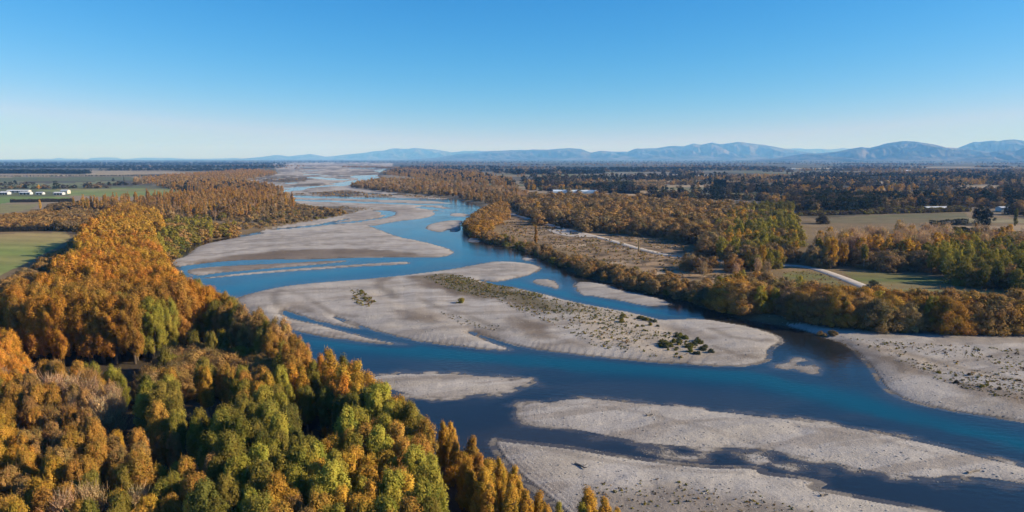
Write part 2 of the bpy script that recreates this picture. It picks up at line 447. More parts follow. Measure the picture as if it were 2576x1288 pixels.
SAND = [([(1400, 755), (1600, 797), (1665, 830), (1790, 895), (1740, 913), (1600, 897), (1480, 860), (1430, 810)], .8),
        ([(930, 735), (1000, 760), (1100, 800), (1290, 850), (1200, 845), (1050, 800), (940, 765)], .6),
        ([(2100, 855), (2250, 880), (2420, 930), (2640, 985), (2640, 1000), (2420, 955), (2250, 905)], .7),
        ([(1290, 1020), (1380, 1050), (1400, 1075), (1330, 1060)], .6)]
SCRUB = [([(450, 500), (720, 487), (868, 480), (1000, 494), (960, 497), (740, 492)], .9),
         ([(735, 520), (860, 520), (930, 527), (900, 536), (870, 546), (760, 560), (700, 560)], .8),
         ([(640, 447), (800, 447), (760, 460), (660, 458)], .9),
         ([(960, 478), (1010, 486), (1180, 500), (1130, 499), (1000, 495)], .7)]
WC = round_poly(PW(CORRIDOR), 1)
WB = {k: round_poly(PW(p), 1) for k, p in BARS.items()}
WCH = [(PW(l), hw, dp) for l, hw, dp in CHANNELS]
WTH = [(PW(l), w) for l, w in THALWEG]

def bar_height(key, X, Y):
    sd0 = sdist(WB[key], X, Y, 60); m0 = sd0 > -45; out0 = np.full(X.shape, -2.6)
    if m0.any(): out0[m0] = bar_profile(key, X[m0], Y[m0], sd0[m0])
    return out0
def bar_profile(key, X, Y, sd):
    far = np.clip(Y / 500, 0.5, 3.0)
    nz = (fbm(X / 9 / far, Y / 9 / far, 3) - 0.5) * 0.42 + (fbm(X / 2.2, Y / 2.2, 5, 3) - .5) * 0.12
    if key == 'FZ':
        z = (0.75 - .25 * smooth((Y - 1100) / 500)) * (1 - np.exp(-np.maximum(sd, 0) / 14)) + (fbm(X / 110, Y / 240, 9, 5) - 0.5) * 2.4 * smooth((Y - 850) / 500) + nz * .7
        z = np.where(sd < 0, sd * .05, z)
        for l, hw, dp in WCH:
            d = ldist(l, X, Y, 220)
            z = z - (dp + 0.9) * smooth(1.25 - d / hw + (fbm(X / 40, Y / 40, 21) - .5) * .5)
        return z
    top = {'H': 1.15, 'N': 1.2, 'M': 1.0, 'J': 0.8, 'A': 0.8}.get(key, 0.5)
    rag = key in ('J', 'L', 'L2', 'K', 'I', 'O', 'O2')
    z = np.where(sd > 0, top * (1 - np.exp(-sd / (6.0 if rag else 4.0))) + sd * 0.002, sd * (.05 if rag else .12)) + nz * np.where(sd > 0, np.clip((.5 if rag else .15) + sd / 10, 0, 1), .75 if rag else .2)
    z = z + (fbm(X / 14, Y / 14, 35, 4) - .5) * .55 * np.clip(sd / 14, 0, 1)
    if key in ('A', 'H'):
        for l, hw, dp in WCH[7:9]:
            d = ldist(l, X, Y, 60); z = z - 1.6 * smooth(1.25 - d / hw)
    # swales across the bars left by older floods
    z = z - 0.25 * smooth((fbm((X + Y * .5) / 42, (Y - X * .5) / 14, 31) - .55) * 6) * np.clip(sd / 10, 0, 1)
    return z
KEYS = list(BARS)
def terrain(X, Y, want_owner=False):
    sdc = -sdist(WC, X, Y, 300)           # positive on dry land
    land = 1.35 * smooth(sdc / 7) - 0.02 + np.minimum(sdc, 0) * .06 + (fbm(X / 25, Y / 25, 2) - .5) * .5 * smooth(sdc / 6)
    Z = np.maximum(land, -2.2); owner = np.full(X.shape, -1)
    owner[sdc < -6] = -2
    best = np.where(sdc > -3, Z, -2.2)
    Z = np.where(sdc > -3, Z, np.maximum(Z, -2.2))
    for i, k in enumerate(KEYS):
        zb = bar_height(k, X, Y)
        m = zb > Z + np.where(sdc > 0, 0.0, -1e-6)
        Z = np.where(m, zb, Z); owner = np.where(m & (zb > -0.7), i, owner)
    return (Z, owner, sdc) if want_owner else Z

# ------------------------------------------------------------------ the ground fan: one height field cut into land, fields and gravel bars
vr = np.concatenate([np.arange(1600, 440, -2.2), np.arange(440, 407, -0.9), np.array([406, 405, 404, 403, 402.4, 401.8, 401.4, 401.1])])
_, yr = P(np.full(vr.shape, CU), vr)
yr = np.concatenate([[-400., -60., 30.], yr])
tf = np.concatenate([np.arange(-1.5, -0.84, 0.03), np.arange(-0.84, 0.84, 0.0026), np.arange(0.84, 1.51, 0.03)])
GX = tf[None, :] * np.maximum(yr, 79.0)[:, None] * np.clip(49000.0 / (1.5 * np.maximum(yr, 79.0)), 0.62, 1.0)[:, None]
GY = np.repeat(yr[:, None], len(tf), 1)
nr, nc = GX.shape
GZ, GO, GSD = terrain(GX, GY, True)

def lin(r, g, b):
    f = lambda c: (c / 255 / 12.92) if c <= 10 else ((c / 255 + .055) / 1.055) ** 2.4
    return np.array([f(r), f(g), f(b)])
def mixc(C, col, m):
    return C * (1 - m[..., None]) + np.asarray(col) * m[..., None]

# land colours ----------------------------------------------------
FIELDS = [  # polygon, colour a, colour b (stripes), stripe metres
 ('pasture', [(-700, 605), (-200, 598), (0, 593), (169, 589), (184, 602), (165, 616), (125, 640), (60, 673), (0, 703), (-200, 800), (-700, 1100)], (.20, .26, .065), (.36, .26, .11), 30),
 ('ploughed', [(-500, 566), (0, 569), (203, 577), (168, 588), (0, 583), (-500, 590)], (.24, .165, .10), (.21, .15, .09), 9),
 ('pasture', [(-500, 497), (0, 497), (178, 496), (176, 507), (25, 512), (0, 516), (-500, 530)], (.14, .22, .055), (.17, .22, .06), 60),
 ('dry', [(-500, 532), (0, 517), (100, 515), (76, 531), (13, 539), (-500, 560)], (.27, .235, .09), (.22, .20, .085), 40),
 ('pasture', [(79, 479), (327, 475), (480, 478), (490, 497), (330, 497), (180, 495), (150, 487)], (.17, .235, .065), (.30, .23, .10), 45),
 ('pasture', [(-400, 468), (0, 466), (150, 462), (290, 456), (300, 464), (150, 473), (0, 476), (-400, 485)], (.15, .175, .085), (.2, .18, .10), 90),
 ('dry', [(-300, 444), (213, 440), (229, 430), (432, 432), (490, 436), (300, 441), (0, 448), (-300, 452)], (.34, .27, .17), (.30, .24, .15), 120),
 ('dry', [(1542, 496), (1560, 485), (1640, 481), (1725, 479), (1722, 491), (1620, 497)], (.38, .27, .16), (.34, .24, .14), 30),
 ('orchard', [(1290, 485), (1400, 488), (1540, 489), (1540, 496), (1400, 492), (1290, 490)], (.17, .13, .08), (.12, .1, .06), 20),
 ('orchard', [(1990, 533), (2100, 528), (2280, 526), (2440, 525), (2430, 535), (2240, 541), (2060, 552), (2000, 545)], (.10, .08, .045), (.07, .06, .035), 8),
 ('pasture', [(2060, 553), (2240, 543), (2430, 537), (2440, 552), (2380, 563), (2200, 566), (2080, 566)], (.13, .125, .055), (.17, .135, .07), 22),
 ('dry', [(2386, 573), (2480, 570), (2700, 569), (2700, 592), (2500, 586), (2412, 583)], (.33, .24, .15), (.30, .22, .13), 12),
 ('dry', [(2400, 590), (2536, 600), (2640, 608), (2600, 618), (2480, 612), (2400, 600)], (.33, .235, .155), (.28, .2, .13), 10),
 ('pasture', [(2420, 552), (2600, 553), (2600, 566), (2420, 566)], (.19, .185, .08), (.26, .2, .11), 18),
 ('dry', [(2077, 450), (2201, 453), (2375, 458), (2374, 464), (2201, 456), (2077, 453)], (.38, .29, .18), (.36, .27, .17), 90),
 ('dry', [(2465, 455), (2576, 448), (2700, 447), (2700, 455)], (.38, .29, .18), (.36, .27, .17), 90),
 ('pasture', [(1962, 694), (2000, 686), (2060, 690), (2110, 712), (2160, 738), (2120, 742), (2040, 728), (1975, 712)], (.13, .165, .04), (.19, .15, .06), 6),
 ('pasture', [(2110, 690), (2200, 690), (2330, 700), (2500, 735), (2700, 770), (2700, 800), (2450, 775), (2300, 755), (2190, 735)], (.13, .155, .04), (.22, .16, .075), 7),
]
for u0, v0, w_, h_, kind_, ca, cb in ((1380, 462, 150, 5, 'dry', (.36, .27, .17), (.3, .23, .14)), (1640, 468, 190, 5, 'dry', (.38, .28, .17), (.33, .25, .15)), (1905, 472, 130, 5, 'pasture', (.17, .17, .08), (.25, .2, .1)),
    (2080, 476, 160, 5, 'dry', (.34, .25, .16), (.3, .22, .14)), (2230, 492, 130, 6, 'pasture', (.2, .18, .09), (.28, .21, .12)), (2390, 500, 120, 6, 'dry', (.3, .22, .14), (.26, .2, .12)), (1890, 452, 220, 4, 'dry', (.4, .31, .2), (.35, .27, .17)),
    (1560, 440, 260, 3, 'dry', (.3, .25, .18), (.26, .22, .15)), (2150, 438, 300, 3, 'pasture', (.2, .19, .11), (.28, .23, .15)), (1180, 452, 110, 4, 'dry', (.36, .27, .17), (.3, .23, .14)), (1250, 470, 90, 5, 'dry', (.34, .25, .15), (.28, .2, .12)),
    (2420, 470, 190, 5, 'dry', (.36, .27, .17), (.32, .24, .15)), (2020, 506, 120, 6, 'pasture', (.2, .17, .09), (.27, .2, .11)), (1420, 434, 180, 2.5, 'pasture', (.17, .17, .1), (.25, .2, .13)), (1800, 424, 320, 2, 'dry', (.36, .29, .2), (.3, .25, .17)), (2260, 420, 300, 2, 'dry', (.34, .27, .19), (.28, .23, .16))):
    FIELDS.append((kind_, [(u0, v0), (u0 + w_, v0 - .4), (u0 + w_ * 1.04, v0 + h_), (u0 + w_ * .03, v0 + h_ * 1.1)], ca, cb, 60))
FW = [round_poly(PW(p), 0) for _, p, *_ in FIELDS]
FIELD_ID = np.full(GX.shape, -1)
C = np.zeros(GX.shape + (3,))
# default plain: patchwork of paddocks fading into scrubby land near the river
cellx = np.floor((GX * .94 + GY * .34) / 260.0 + 0.3 * np.floor(GY / 420)); celly = np.floor((GY * .94 - GX * .34) / 420.0)
hsh = _hash(cellx, celly, 77); hs2 = _hash(cellx, celly, 99)
pal = np.array([(.20, .16, .10), (.13, .14, .065), (.26, .20, .13), (.10, .085, .06), (.16, .15, .08), (.30, .24, .16)])
plain = pal[(hsh * 5.99).astype(int)] * (.8 + .4 * hs2)[..., None]
n1 = fbm(GX / 30, GY / 30, 41); n2 = fbm(GX / 6, GY / 6, 43, 3)
scrub = np.array([.20, .14, .072]) * (0.45 + 1.1 * n1)[..., None]
far = smooth((GY - 620) / 300)
C = scrub * (1 - far)[..., None] + plain * far[..., None]
C = mixc(C, (.05, .055, .036), smooth((GY - 2000) / 2500) * .8 * (.6 + .5 * hs2))
# sandy vehicle tracks over the brown terrace on the right bank
ter = sdist(PW([(1250, 560), (1290, 545), (1420, 575), (1520, 590), (1700, 605), (1780, 650), (1900, 690), (1800, 720), (1600, 700), (1480, 660), (1360, 620), (1270, 595)]), GX, GY, 40)
C = mixc(C, np.array([.38, .255, .15]), smooth(ter / 10) * (.35 + .65 * n1))
rid = 1 - np.abs(fbm(GX / 55, GY / 55, 61, 3) * 2 - 1) * 9
C = mixc(C, (.44, .33, .22), smooth(rid) * smooth(ter / 8) * .9)
rid2 = 1 - np.abs(fbm(GX / 38, GY / 38, 67, 3) * 2 - 1) * 12
C = mixc(C, (.06, .045, .028), smooth(rid2) * smooth(ter / 8) * .7)
C = mixc(C, (.055, .04, .025), smooth((n2 - .52) * 8) * smooth(ter / 8) * .7)
for i, ((nm, p, a, b, sw), w) in enumerate(zip(FIELDS, FW)):
    sd = sdist(w, GX, GY, 20)
    st = vnoise((GX * .12 + GY) / sw, GX * 0 + 3, 5 + i)
    fc = np.asarray(a) * (1 - st)[..., None] + np.asarray(b) * st[..., None]
    fc = fc * (.85 + .3 * fbm(GX / 15, GY / 15, 51 + i))[..., None] * (.93 + .14 * (np.sin((GX * .25 + GY) / max(sw * .12, 2.2)) > 0))[..., None]
    m = (sd > 0) & (GSD > 2)
    C = np.where(m[..., None], fc, C); FIELD_ID = np.where(m, i, FIELD_ID)
# forest floor, left bank
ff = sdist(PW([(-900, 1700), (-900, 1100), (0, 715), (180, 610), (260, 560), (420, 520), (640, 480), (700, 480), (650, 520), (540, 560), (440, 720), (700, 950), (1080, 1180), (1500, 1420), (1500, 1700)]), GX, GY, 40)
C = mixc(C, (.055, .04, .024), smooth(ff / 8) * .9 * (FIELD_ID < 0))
LANDC = C
# gravel colours ---------------------------------------------------
g0 = np.array([.345, .312, .281]) * (.80 + .35 * fbm(GX / 22, GY / 22, 71))[..., None] * (.93 + .14 * n2)[..., None]
G = g0.copy()
str_n = fbm((GX + .4 * GY) / 60, (GY - .4 * GX) / 9, 73, 4)
G = mixc(G, (.185, .15, .117), smooth((str_n - .50) * 9) * .36)
st2 = fbm((GX + .25 * GY) / 34 + 1.5 * n1, (GY - .25 * GX) / 5 + 1.5 * n1, 74, 4)
G = mixc(G, (.155, .12, .09), smooth((st2 - .58) * 9) * .4)
G = mixc(G, (.40, .35, .29), smooth((.40 - st2) * 9) * .5)
wob = (fbm(GX / 16, GY / 16, 75) - .5) * 14
for p, s in SAND:
    G = mixc(G, np.array([.39, .32, .245]), smooth((sdist(PW(p), GX, GY, 30) + wob) / 6 + .3) * s)
for p, s in SILT:
    G = mixc(G, np.array([.135, .10, .072]), smooth((sdist(PW(p), GX, GY, 30) + wob) / 7 + .3) * s * (.75 + .4 * n1))
for p, s in SCRUB:
    G = mixc(G, np.array([.085, .07, .045]), smooth((sdist(PW(p), GX, GY, 40) + wob * 1.5) / 12 + .3) * s * smooth((n1 - .3) * 4))
fz = KEYS.index('FZ')
hi = smooth((GZ - .75) * 3) * (GO == fz) * smooth((GY - 800) / 300)
G = mixc(G, np.array([.12, .095, .07]), hi * .85)
fs = fbm(GX / 85 + .8 * n1, GY / 190, 77, 5)
fmask = (GO == fz) * smooth((GY - 760) / 250)
G = mixc(G, np.array([.085, .068, .048]), smooth((fs - .50) * 9) * fmask * .8)
G = mixc(G, np.array([.36, .32, .28]), smooth((.42 - fs) * 8) * fmask * .6)
SCARS = [([(982, 701), (954, 716), (956, 729), (987, 744), (992, 757)], 2.2, .8), ([(796, 767), (815, 782), (832, 792), (893, 800)], 1.2, .7), ([(1060, 758), (1101, 779), (1180, 800), (1260, 838)], 1.6, .6),
  ([(700, 740), (690, 758), (700, 775), (720, 782)], 1.8, .6), ([(1520, 822), (1620, 850), (1700, 888)], 1.0, .4), ([(1790, 835), (1840, 855), (1900, 862), (1940, 860)], 1.4, .7), ([(1800, 880), (1850, 898), (1900, 905)], 1.2, .7),
  ([(2122, 860), (2210, 884), (2300, 902), (2420, 935), (2576, 975)], 1.3, .6), ([(2240, 905), (2262, 925), (2270, 945)], .8, .7), ([(1340, 1128), (1500, 1160), (1700, 1190), (1860, 1196)], .6, .35), ([(1470, 1020), (1600, 1040), (1760, 1080), (1900, 1120)], .5, .3),
  ([(1650, 1040), (1668, 1060), (1640, 1080)], .5, .4), ([(560, 640), (700, 618), (860, 600), (960, 596)], 2.0, .5), ([(620, 612), (760, 596), (880, 580)], 2.0, .45), ([(700, 735), (760, 745), (800, 770)], 1.4, .4), ([(2000, 1075), (2200, 1110), (2400, 1160)], .6, .3)]
G = mixc(G, np.array([.125, .105, .060]), smooth((sdist(PW([(1040, 702), (1090, 693), (1160, 698), (1290, 729), (1400, 758), (1560, 795), (1500, 800), (1400, 800), (1290, 768), (1130, 740)]), GX, GY, 30) + wob) / 7 + .3) * (.3 + .6 * n1))
for l, w_, st_ in SCARS:
    G = mixc(G, np.array([.12, .092, .066]), np.exp(-(ldist(PW(l), GX + wob * .12, GY + wob * .12, 30) / w_) ** 2) * st_ * .7)
wet = smooth(1 - (GZ + .02) / (0.05 + .10 * fbm(GX / 5, GY / 5, 83)))
G = mixc(G, np.array([.075, .063, .052]), wet * .85)
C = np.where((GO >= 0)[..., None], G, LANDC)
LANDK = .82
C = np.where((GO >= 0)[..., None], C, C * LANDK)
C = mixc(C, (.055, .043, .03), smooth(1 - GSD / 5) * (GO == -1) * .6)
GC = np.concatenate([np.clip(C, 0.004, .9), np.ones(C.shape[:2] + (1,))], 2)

idx = np.arange(nr * nc).reshape(nr, nc)
quads = np.stack([idx[:-1, :-1], idx[:-1, 1:], idx[1:, 1:], idx[1:, :-1]], 2).reshape(-1, 4)
zq = GZ.ravel()[quads]; oq = GO.ravel()[quads]
vis = zq.max(1) > -0.25
ow = oq.max(1)
fidq = FIELD_ID.ravel()[quads].min(1)
VV = np.stack([GX.ravel(), GY.ravel(), GZ.ravel()], 1); CC = GC.reshape(-1, 4)
def submesh(name, sel, mat, kind='structure'):
    f = quads[sel]
    if not len(f): return None
    u, inv = np.unique(f, return_inverse=True)
    me = mesh_np(name, VV[u], inv.reshape(-1, 4), mat, True, {'Col': CC[u]})
    return link(name, me, kind=kind)
submesh('ground', vis & (ow < 0) & (fidq < 0), MAT_EARTH)
for i, (nm, *_r) in enumerate(FIELDS):
    submesh({'pasture': 'pasture_field', 'dry': 'dry_grass_field', 'ploughed': 'ploughed_field', 'orchard': 'orchard_ground'}[nm], vis & (ow < 0) & (fidq == i), MAT_FIELD)
for i, k in enumerate(KEYS):
    submesh('gravel_flat' if k == 'FZ' else 'gravel_bar', vis & (ow == i), MAT_GRAVEL)
# riverbed below the water
submesh('riverbed', ~vis, MAT_GRAVEL)

# river surface ----------------------------------------------------
depth = np.clip(-GZ, 0, 3)
cur = np.zeros(GX.shape)
for l, w in WTH:
    d = ldist(l, GX, GY, 60)
    cur = np.maximum(cur, np.exp(-(d / w) ** 2) * (.7 + .6 * fbm(GX / 18, GY / 18, 91)))
ws = fbm((GX + .3 * GY) / 45, (GY - .3 * GX) / 12, 93)
W = np.zeros(GX.shape + (3,)) + np.array([.014, .0155, .0175])
W = mixc(W, (.006, .0125, .018), smooth((depth - .5) / .8))
W = mixc(W, (.034, .032, .031), smooth((ws - .46) * 6) * .6 * smooth(1 - depth / 1.2))
W = mixc(W, (.002, .046, .061), np.clip(cur, 0, 1) * smooth((depth - .25) / .4))
W = mixc(W, (.08, .065, .05), smooth(1 - depth / .14) * .85)
WCOL = np.concatenate([W, np.ones(W.shape[:2] + (1,))], 2).reshape(-1, 4)
sel = (zq.min(1) < 0.05) & (GSD.ravel()[quads].min(1) < 2)
u, inv = np.unique(quads[sel], return_inverse=True)
wv = VV[u].copy(); wv[:, 2] = 0
link('river', mesh_np('river', wv, inv.reshape(-1, 4), MAT_WATER, True, {'Col': WCOL[u]}), kind='structure')

def gz(x, y):
    x = np.atleast_1d(np.asarray(x, float)); y = np.atleast_1d(np.asarray(y, float))
    return terrain(x, y)
def gz1(x, y): return float(gz(x, y)[0])

# ------------------------------------------------------------------ mountains
def mat_mountain():
    m, nt, out = new_mat('bare_mountain')
    tc = N(nt, 'ShaderNodeTexCoord')
    n1 = N(nt, 'ShaderNodeTexNoise'); n1.inputs['Scale'].default_value = 0.0012; n1.inputs['Detail'].default_value = 7
    nt.links.new(tc.outputs['Object'], n1.inputs['Vector'])
    mx = N(nt, 'ShaderNodeMix', data_type='RGBA')
    mx.inputs[6].default_value = (.014, .018, .014, 1); mx.inputs[7].default_value = (.135, .115, .085, 1)
    rp = N(nt, 'ShaderNodeMapRange'); rp.inputs[1].default_value = .4; rp.inputs[2].default_value = .62
    nt.links.new(n1.outputs[0], rp.inputs[0]); nt.links.new(rp.outputs[0], mx.inputs[0])
    d = N(nt, 'ShaderNodeBsdfDiffuse'); nt.links.new(mx.outputs[2], d.inputs[0])
    nt.links.new(d.outputs[0], out.inputs[0])
    return m
MAT_MTN = mat_mountain()
MK = 1.5
RANGES = [
 (29000, [(20, 402), (67, 401), (100, 399), (143, 399.5), (160, 396.5), (175, 399), (200, 398.5), (230, 400), (240, 397), (270, 396), (300, 396.5), (320, 400), (340, 398.5), (367, 396.5), (435, 397), (475, 399), (530, 399), (600, 397.5), (645, 401)], 2500),
 (26500, [(560, 402), (640, 397), (663, 395), (700, 389.5), (733, 393), (787, 387.5), (823, 394), (858, 391), (902, 386), (942, 381), (972, 378), (992, 373.5), (1020, 374), (1045, 372), (1065, 374), (1089, 376), (1125, 381), (1138, 384), (1169, 379), (1209, 380), (1240, 382), (1300, 392), (1350, 400)], 4500),
 (19000, [(1000, 403), (1100, 396), (1150, 388), (1200, 385), (1225, 381), (1259, 380), (1309, 377), (1350, 377), (1392, 375), (1432, 373), (1459, 375), (1483, 384), (1509, 380), (1542, 382), (1575, 382), (1599, 374), (1642, 373), (1685, 368), (1717, 367), (1737, 362), (1757, 366), (1784, 359), (1804, 363), (1850, 358), (1904, 363), (1950, 372), (1985, 377), (2050, 388), (2120, 400)], 4800),
 (27000, [(1930, 384), (1970, 374), (2000, 374), (2020, 376), (2050, 374), (2080, 376), (2115, 373), (2160, 376), (2200, 384)], 3000),
 (12500, [(1850, 404), (1950, 397), (1985, 391), (2017, 387), (2050, 386), (2090, 382), (2124, 376), (2157, 371.5), (2177, 373), (2217, 362), (2250, 357.5), (2284, 357.5), (2334, 362), (2367, 371), (2400, 373), (2440, 378), (2500, 386), (2560, 392), (2700, 402)], 3600),
 (15500, [(2330, 400), (2390, 374), (2434, 359), (2477, 354), (2494, 356), (2530, 352), (2576, 357), (2640, 360), (2760, 372), (2900, 366), (3100, 380), (3400, 396)], 3600),
 (10500, [(2380, 404), (2440, 392), (2500, 377), (2540, 380), (2580, 365), (2650, 360), (2760, 366), (2900, 380), (3200, 400)], 2800),
]
for ri, (D, sk, W_) in enumerate(RANGES):
    D, W_ = D * MK, W_ * MK
    a = np.array(sk, float)
    ncol = int((a[-1, 0] - a[0, 0]) / 2.0) + 2
    us = np.linspace(a[0, 0], a[-1, 0], ncol)
    hs = np.interp(us, a[:, 0], (HORIZON - a[:, 1]) / FPX * D + 58.0)
    hs = np.maximum(hs, 6)
    xs = (us - CU) / FPX * D
    ts = np.concatenate([np.linspace(0, 1, 46), np.linspace(1.1, 1.8, 6)])
    T, XX = np.meshgrid(ts, xs, indexing='ij')
    hs = hs * (1 + (fbm(xs / 330 / MK, xs * 0 + ri, 170, 5) - .5) * .13)
    HH = np.repeat(hs[None, :], len(ts), 0)
    prof = np.where(T <= 1, T ** 1.35, np.clip(1 - (T - 1) * 1.2, 0, 1))
    dn = (T - 1) * W_
    spur = 1 - np.abs(fbm((XX / 620 + dn / 1900) / MK, dn / 2600 / MK, 100 + ri, 3) * 2 - 1) * 2.2
    spur2 = 1 - np.abs(fbm((XX / 210 + dn / 900) / MK, dn / 700 / MK, 140 + ri, 4) * 2 - 1) * 2.0
    w = np.clip(4 * T * (1 - T), 0, 1)
    ZZ = HH * prof * (1 + (spur - .45) * .85 * w ** .7 + (spur2 - .5) * .55 * w ** .7)
    ZZ = np.minimum(ZZ, HH * np.where(T <= 1, .30 + .70 * T, 1.0))
    YY = D + dn + (fbm(XX / 700 / MK, T * 3, 160 + ri) - .5) * 500 * MK * w
    # keep the scale right as the slope comes forward of the crest
    XW = XX * (YY / D)
    zlow = -2.0
    ZZ = np.maximum(ZZ, zlow); ZZ[0] = zlow; ZZ[-1] = zlow
    ii = np.arange(ZZ.size).reshape(ZZ.shape)
    q = np.stack([ii[:-1, :-1], ii[:-1, 1:], ii[1:, 1:], ii[1:, :-1]], 2).reshape(-1, 4)
    link('mountain_range', mesh_np('mountain_range', np.stack([XW.ravel(), YY.ravel(), ZZ.ravel()], 1), q, MAT_MTN, True), kind='structure')

# ------------------------------------------------------------------ haze: the air over the plain
hz = MB().box(-52000, 52000, -1500, 53000, -4.0, 960.0)
mh, nt, out = new_mat('air')
pv = N(nt, 'ShaderNodeVolumePrincipled')
pv.inputs['Color'].default_value = (0.17, 0.46, 1.0, 1)
pv.inputs['Absorption Color'].default_value = (1, 1, 1, 1)
pv.inputs['Density'].default_value = 5.5e-5
pv.inputs['Anisotropy'].default_value = 0.0
nt.links.new(pv.outputs[0], out.inputs['Volume'])
hz.build('haze', mh, kind='stuff')

#@@TREES@@
# ------------------------------------------------------------------ trees: leaf-clump crowns and tapered limbs
def leaf_cards(rng, cen, rad, n, size, stretch=1.0, spread=1.0, out_from=None):
    """n leaf cards round each clump centre; returns verts (m,4,3), tint (m,2)"""
    k = len(cen)
    d = rng.normal(size=(k, n, 3)); d /= np.linalg.norm(d, axis=2, keepdims=True) + 1e-9
    r = rng.random((k, n, 1)) ** 0.45
    off = d * r * rad[:, None, None]; off[..., 2] *= stretch
    p = cen[:, None, :] + off
    nrm = d * 1.0 + rng.normal(size=(k, n, 3)) * .3 * spread
    if out_from is not None:
        o = cen - out_from; o /= np.linalg.norm(o, axis=1, keepdims=True) + 1e-9
        nrm += o[:, None, :] * .5
    nrm[..., 2] += .3
    nrm /= np.linalg.norm(nrm, axis=2, keepdims=True) + 1e-9
    t = np.cross(nrm, rng.normal(size=(k, n, 3))); t /= np.linalg.norm(t, axis=2, keepdims=True) + 1e-9
    b = np.cross(nrm, t)
    s = size * (.6 + .8 * rng.random((k, n, 1)))
    q = np.stack([p - t * s * .6, p + b * s * .42, p + t * s * .6, p - b * s * .42], 2).reshape(-1, 4, 3)
    ct = rng.random((k, 3)); ct[:, 2] = np.clip(ct[:, 2] * 1.4 - .8, 0, 1)      # some clumps are still green
    tint = np.clip(ct[:, None, :] * np.array([.55, .55, .9]) + rng.random((k, n, 3)) * np.array([.45, .45, .1]), 0, 1).reshape(-1, 3)
    return q, tint
def twig_cards(rng, base, direc, length, width):
    """long slivers, one per row"""
    n = len(base)
    side = np.cross(direc, rng.normal(size=(n, 3))); side /= np.linalg.norm(side, axis=1, keepdims=True) + 1e-9
    tip = base + direc * length[:, None]
    w = width
    q = np.stack([base - side * w, base + side * w, tip + side * w * .35, tip - side * w * .35], 1)
    return q, np.c_[rng.random((n, 2)), np.zeros(n)]
SHAPES = {
 #          height crown_base radius  profile        stretch clump_r  stems  bark
 'poplar':   (18.0, .20, 3.3, 'ovoid', 1.5, .95, 1, 'bark'),
 'lombardy': (18.0, .06, 1.7, 'column', 2.0, .75, 1, 'bark'),
 'willow':   (9.0, .05, 4.6, 'dome', .9, 1.15, 3, 'bark'),
 'birch':    (14.0, .38, 1.75, 'ovoid', 1.75, .72, 3, 'pale'),
 'spire':    (12.0, .08, 2.5, 'cone', 1.5, .75, 1, 'bark'),
 'evergreen': (14.0, .06, 4.4, 'dome2', .9, 1.25, 1, 'bark'),
 'bare':     (11.0, .22, 2.2, 'ovoid', 1.6, .7, 3, 'pale'),
 'bush':     (2.0, .0, 1.5, 'dome', .8, .5, 3, 'bark'),
}
def crown_points(rng, kind, n):
    Hh, cb, R, prof, st, cr, ns, bk = SHAPES[kind]
    z0 = cb * Hh; out = []
    while len(out) < n:
        s = rng.random()
        if prof == 'ovoid': r = R * math.sqrt(max(0, 1 - ((s - .45) / .58) ** 2))
        elif prof == 'column': r = R * min(1, s * 5) * math.sqrt(max(0, 1 - s ** 4)) * (1 - .35 * s)
        elif prof == 'cone': r = R * (1 - s) ** .75 * min(1, (s + .08) * 5)
        elif prof == 'dome': r = R * math.sqrt(max(0, 1 - s ** 2.2)) * (.82 + .18 * min(1, s * 4))
        else: r = R * math.sqrt(max(0, 1 - s ** 2.6)) * (.7 + .3 * min(1, s * 3))
        if rng.random() > r / R + .08: continue
        a = rng.random() * 2 * math.pi
        lob = 1 + .16 * math.sin(a * 3 + s * 5 + n) + .12 * math.sin(a * 5 + n * 2)
        rr = r * lob * (rng.random() ** .33 if rng.random() < .85 else rng.random())
        out.append((rr * math.cos(a), rr * math.sin(a), z0 + s * (Hh - z0) - cr * .3))
    return np.array(out)
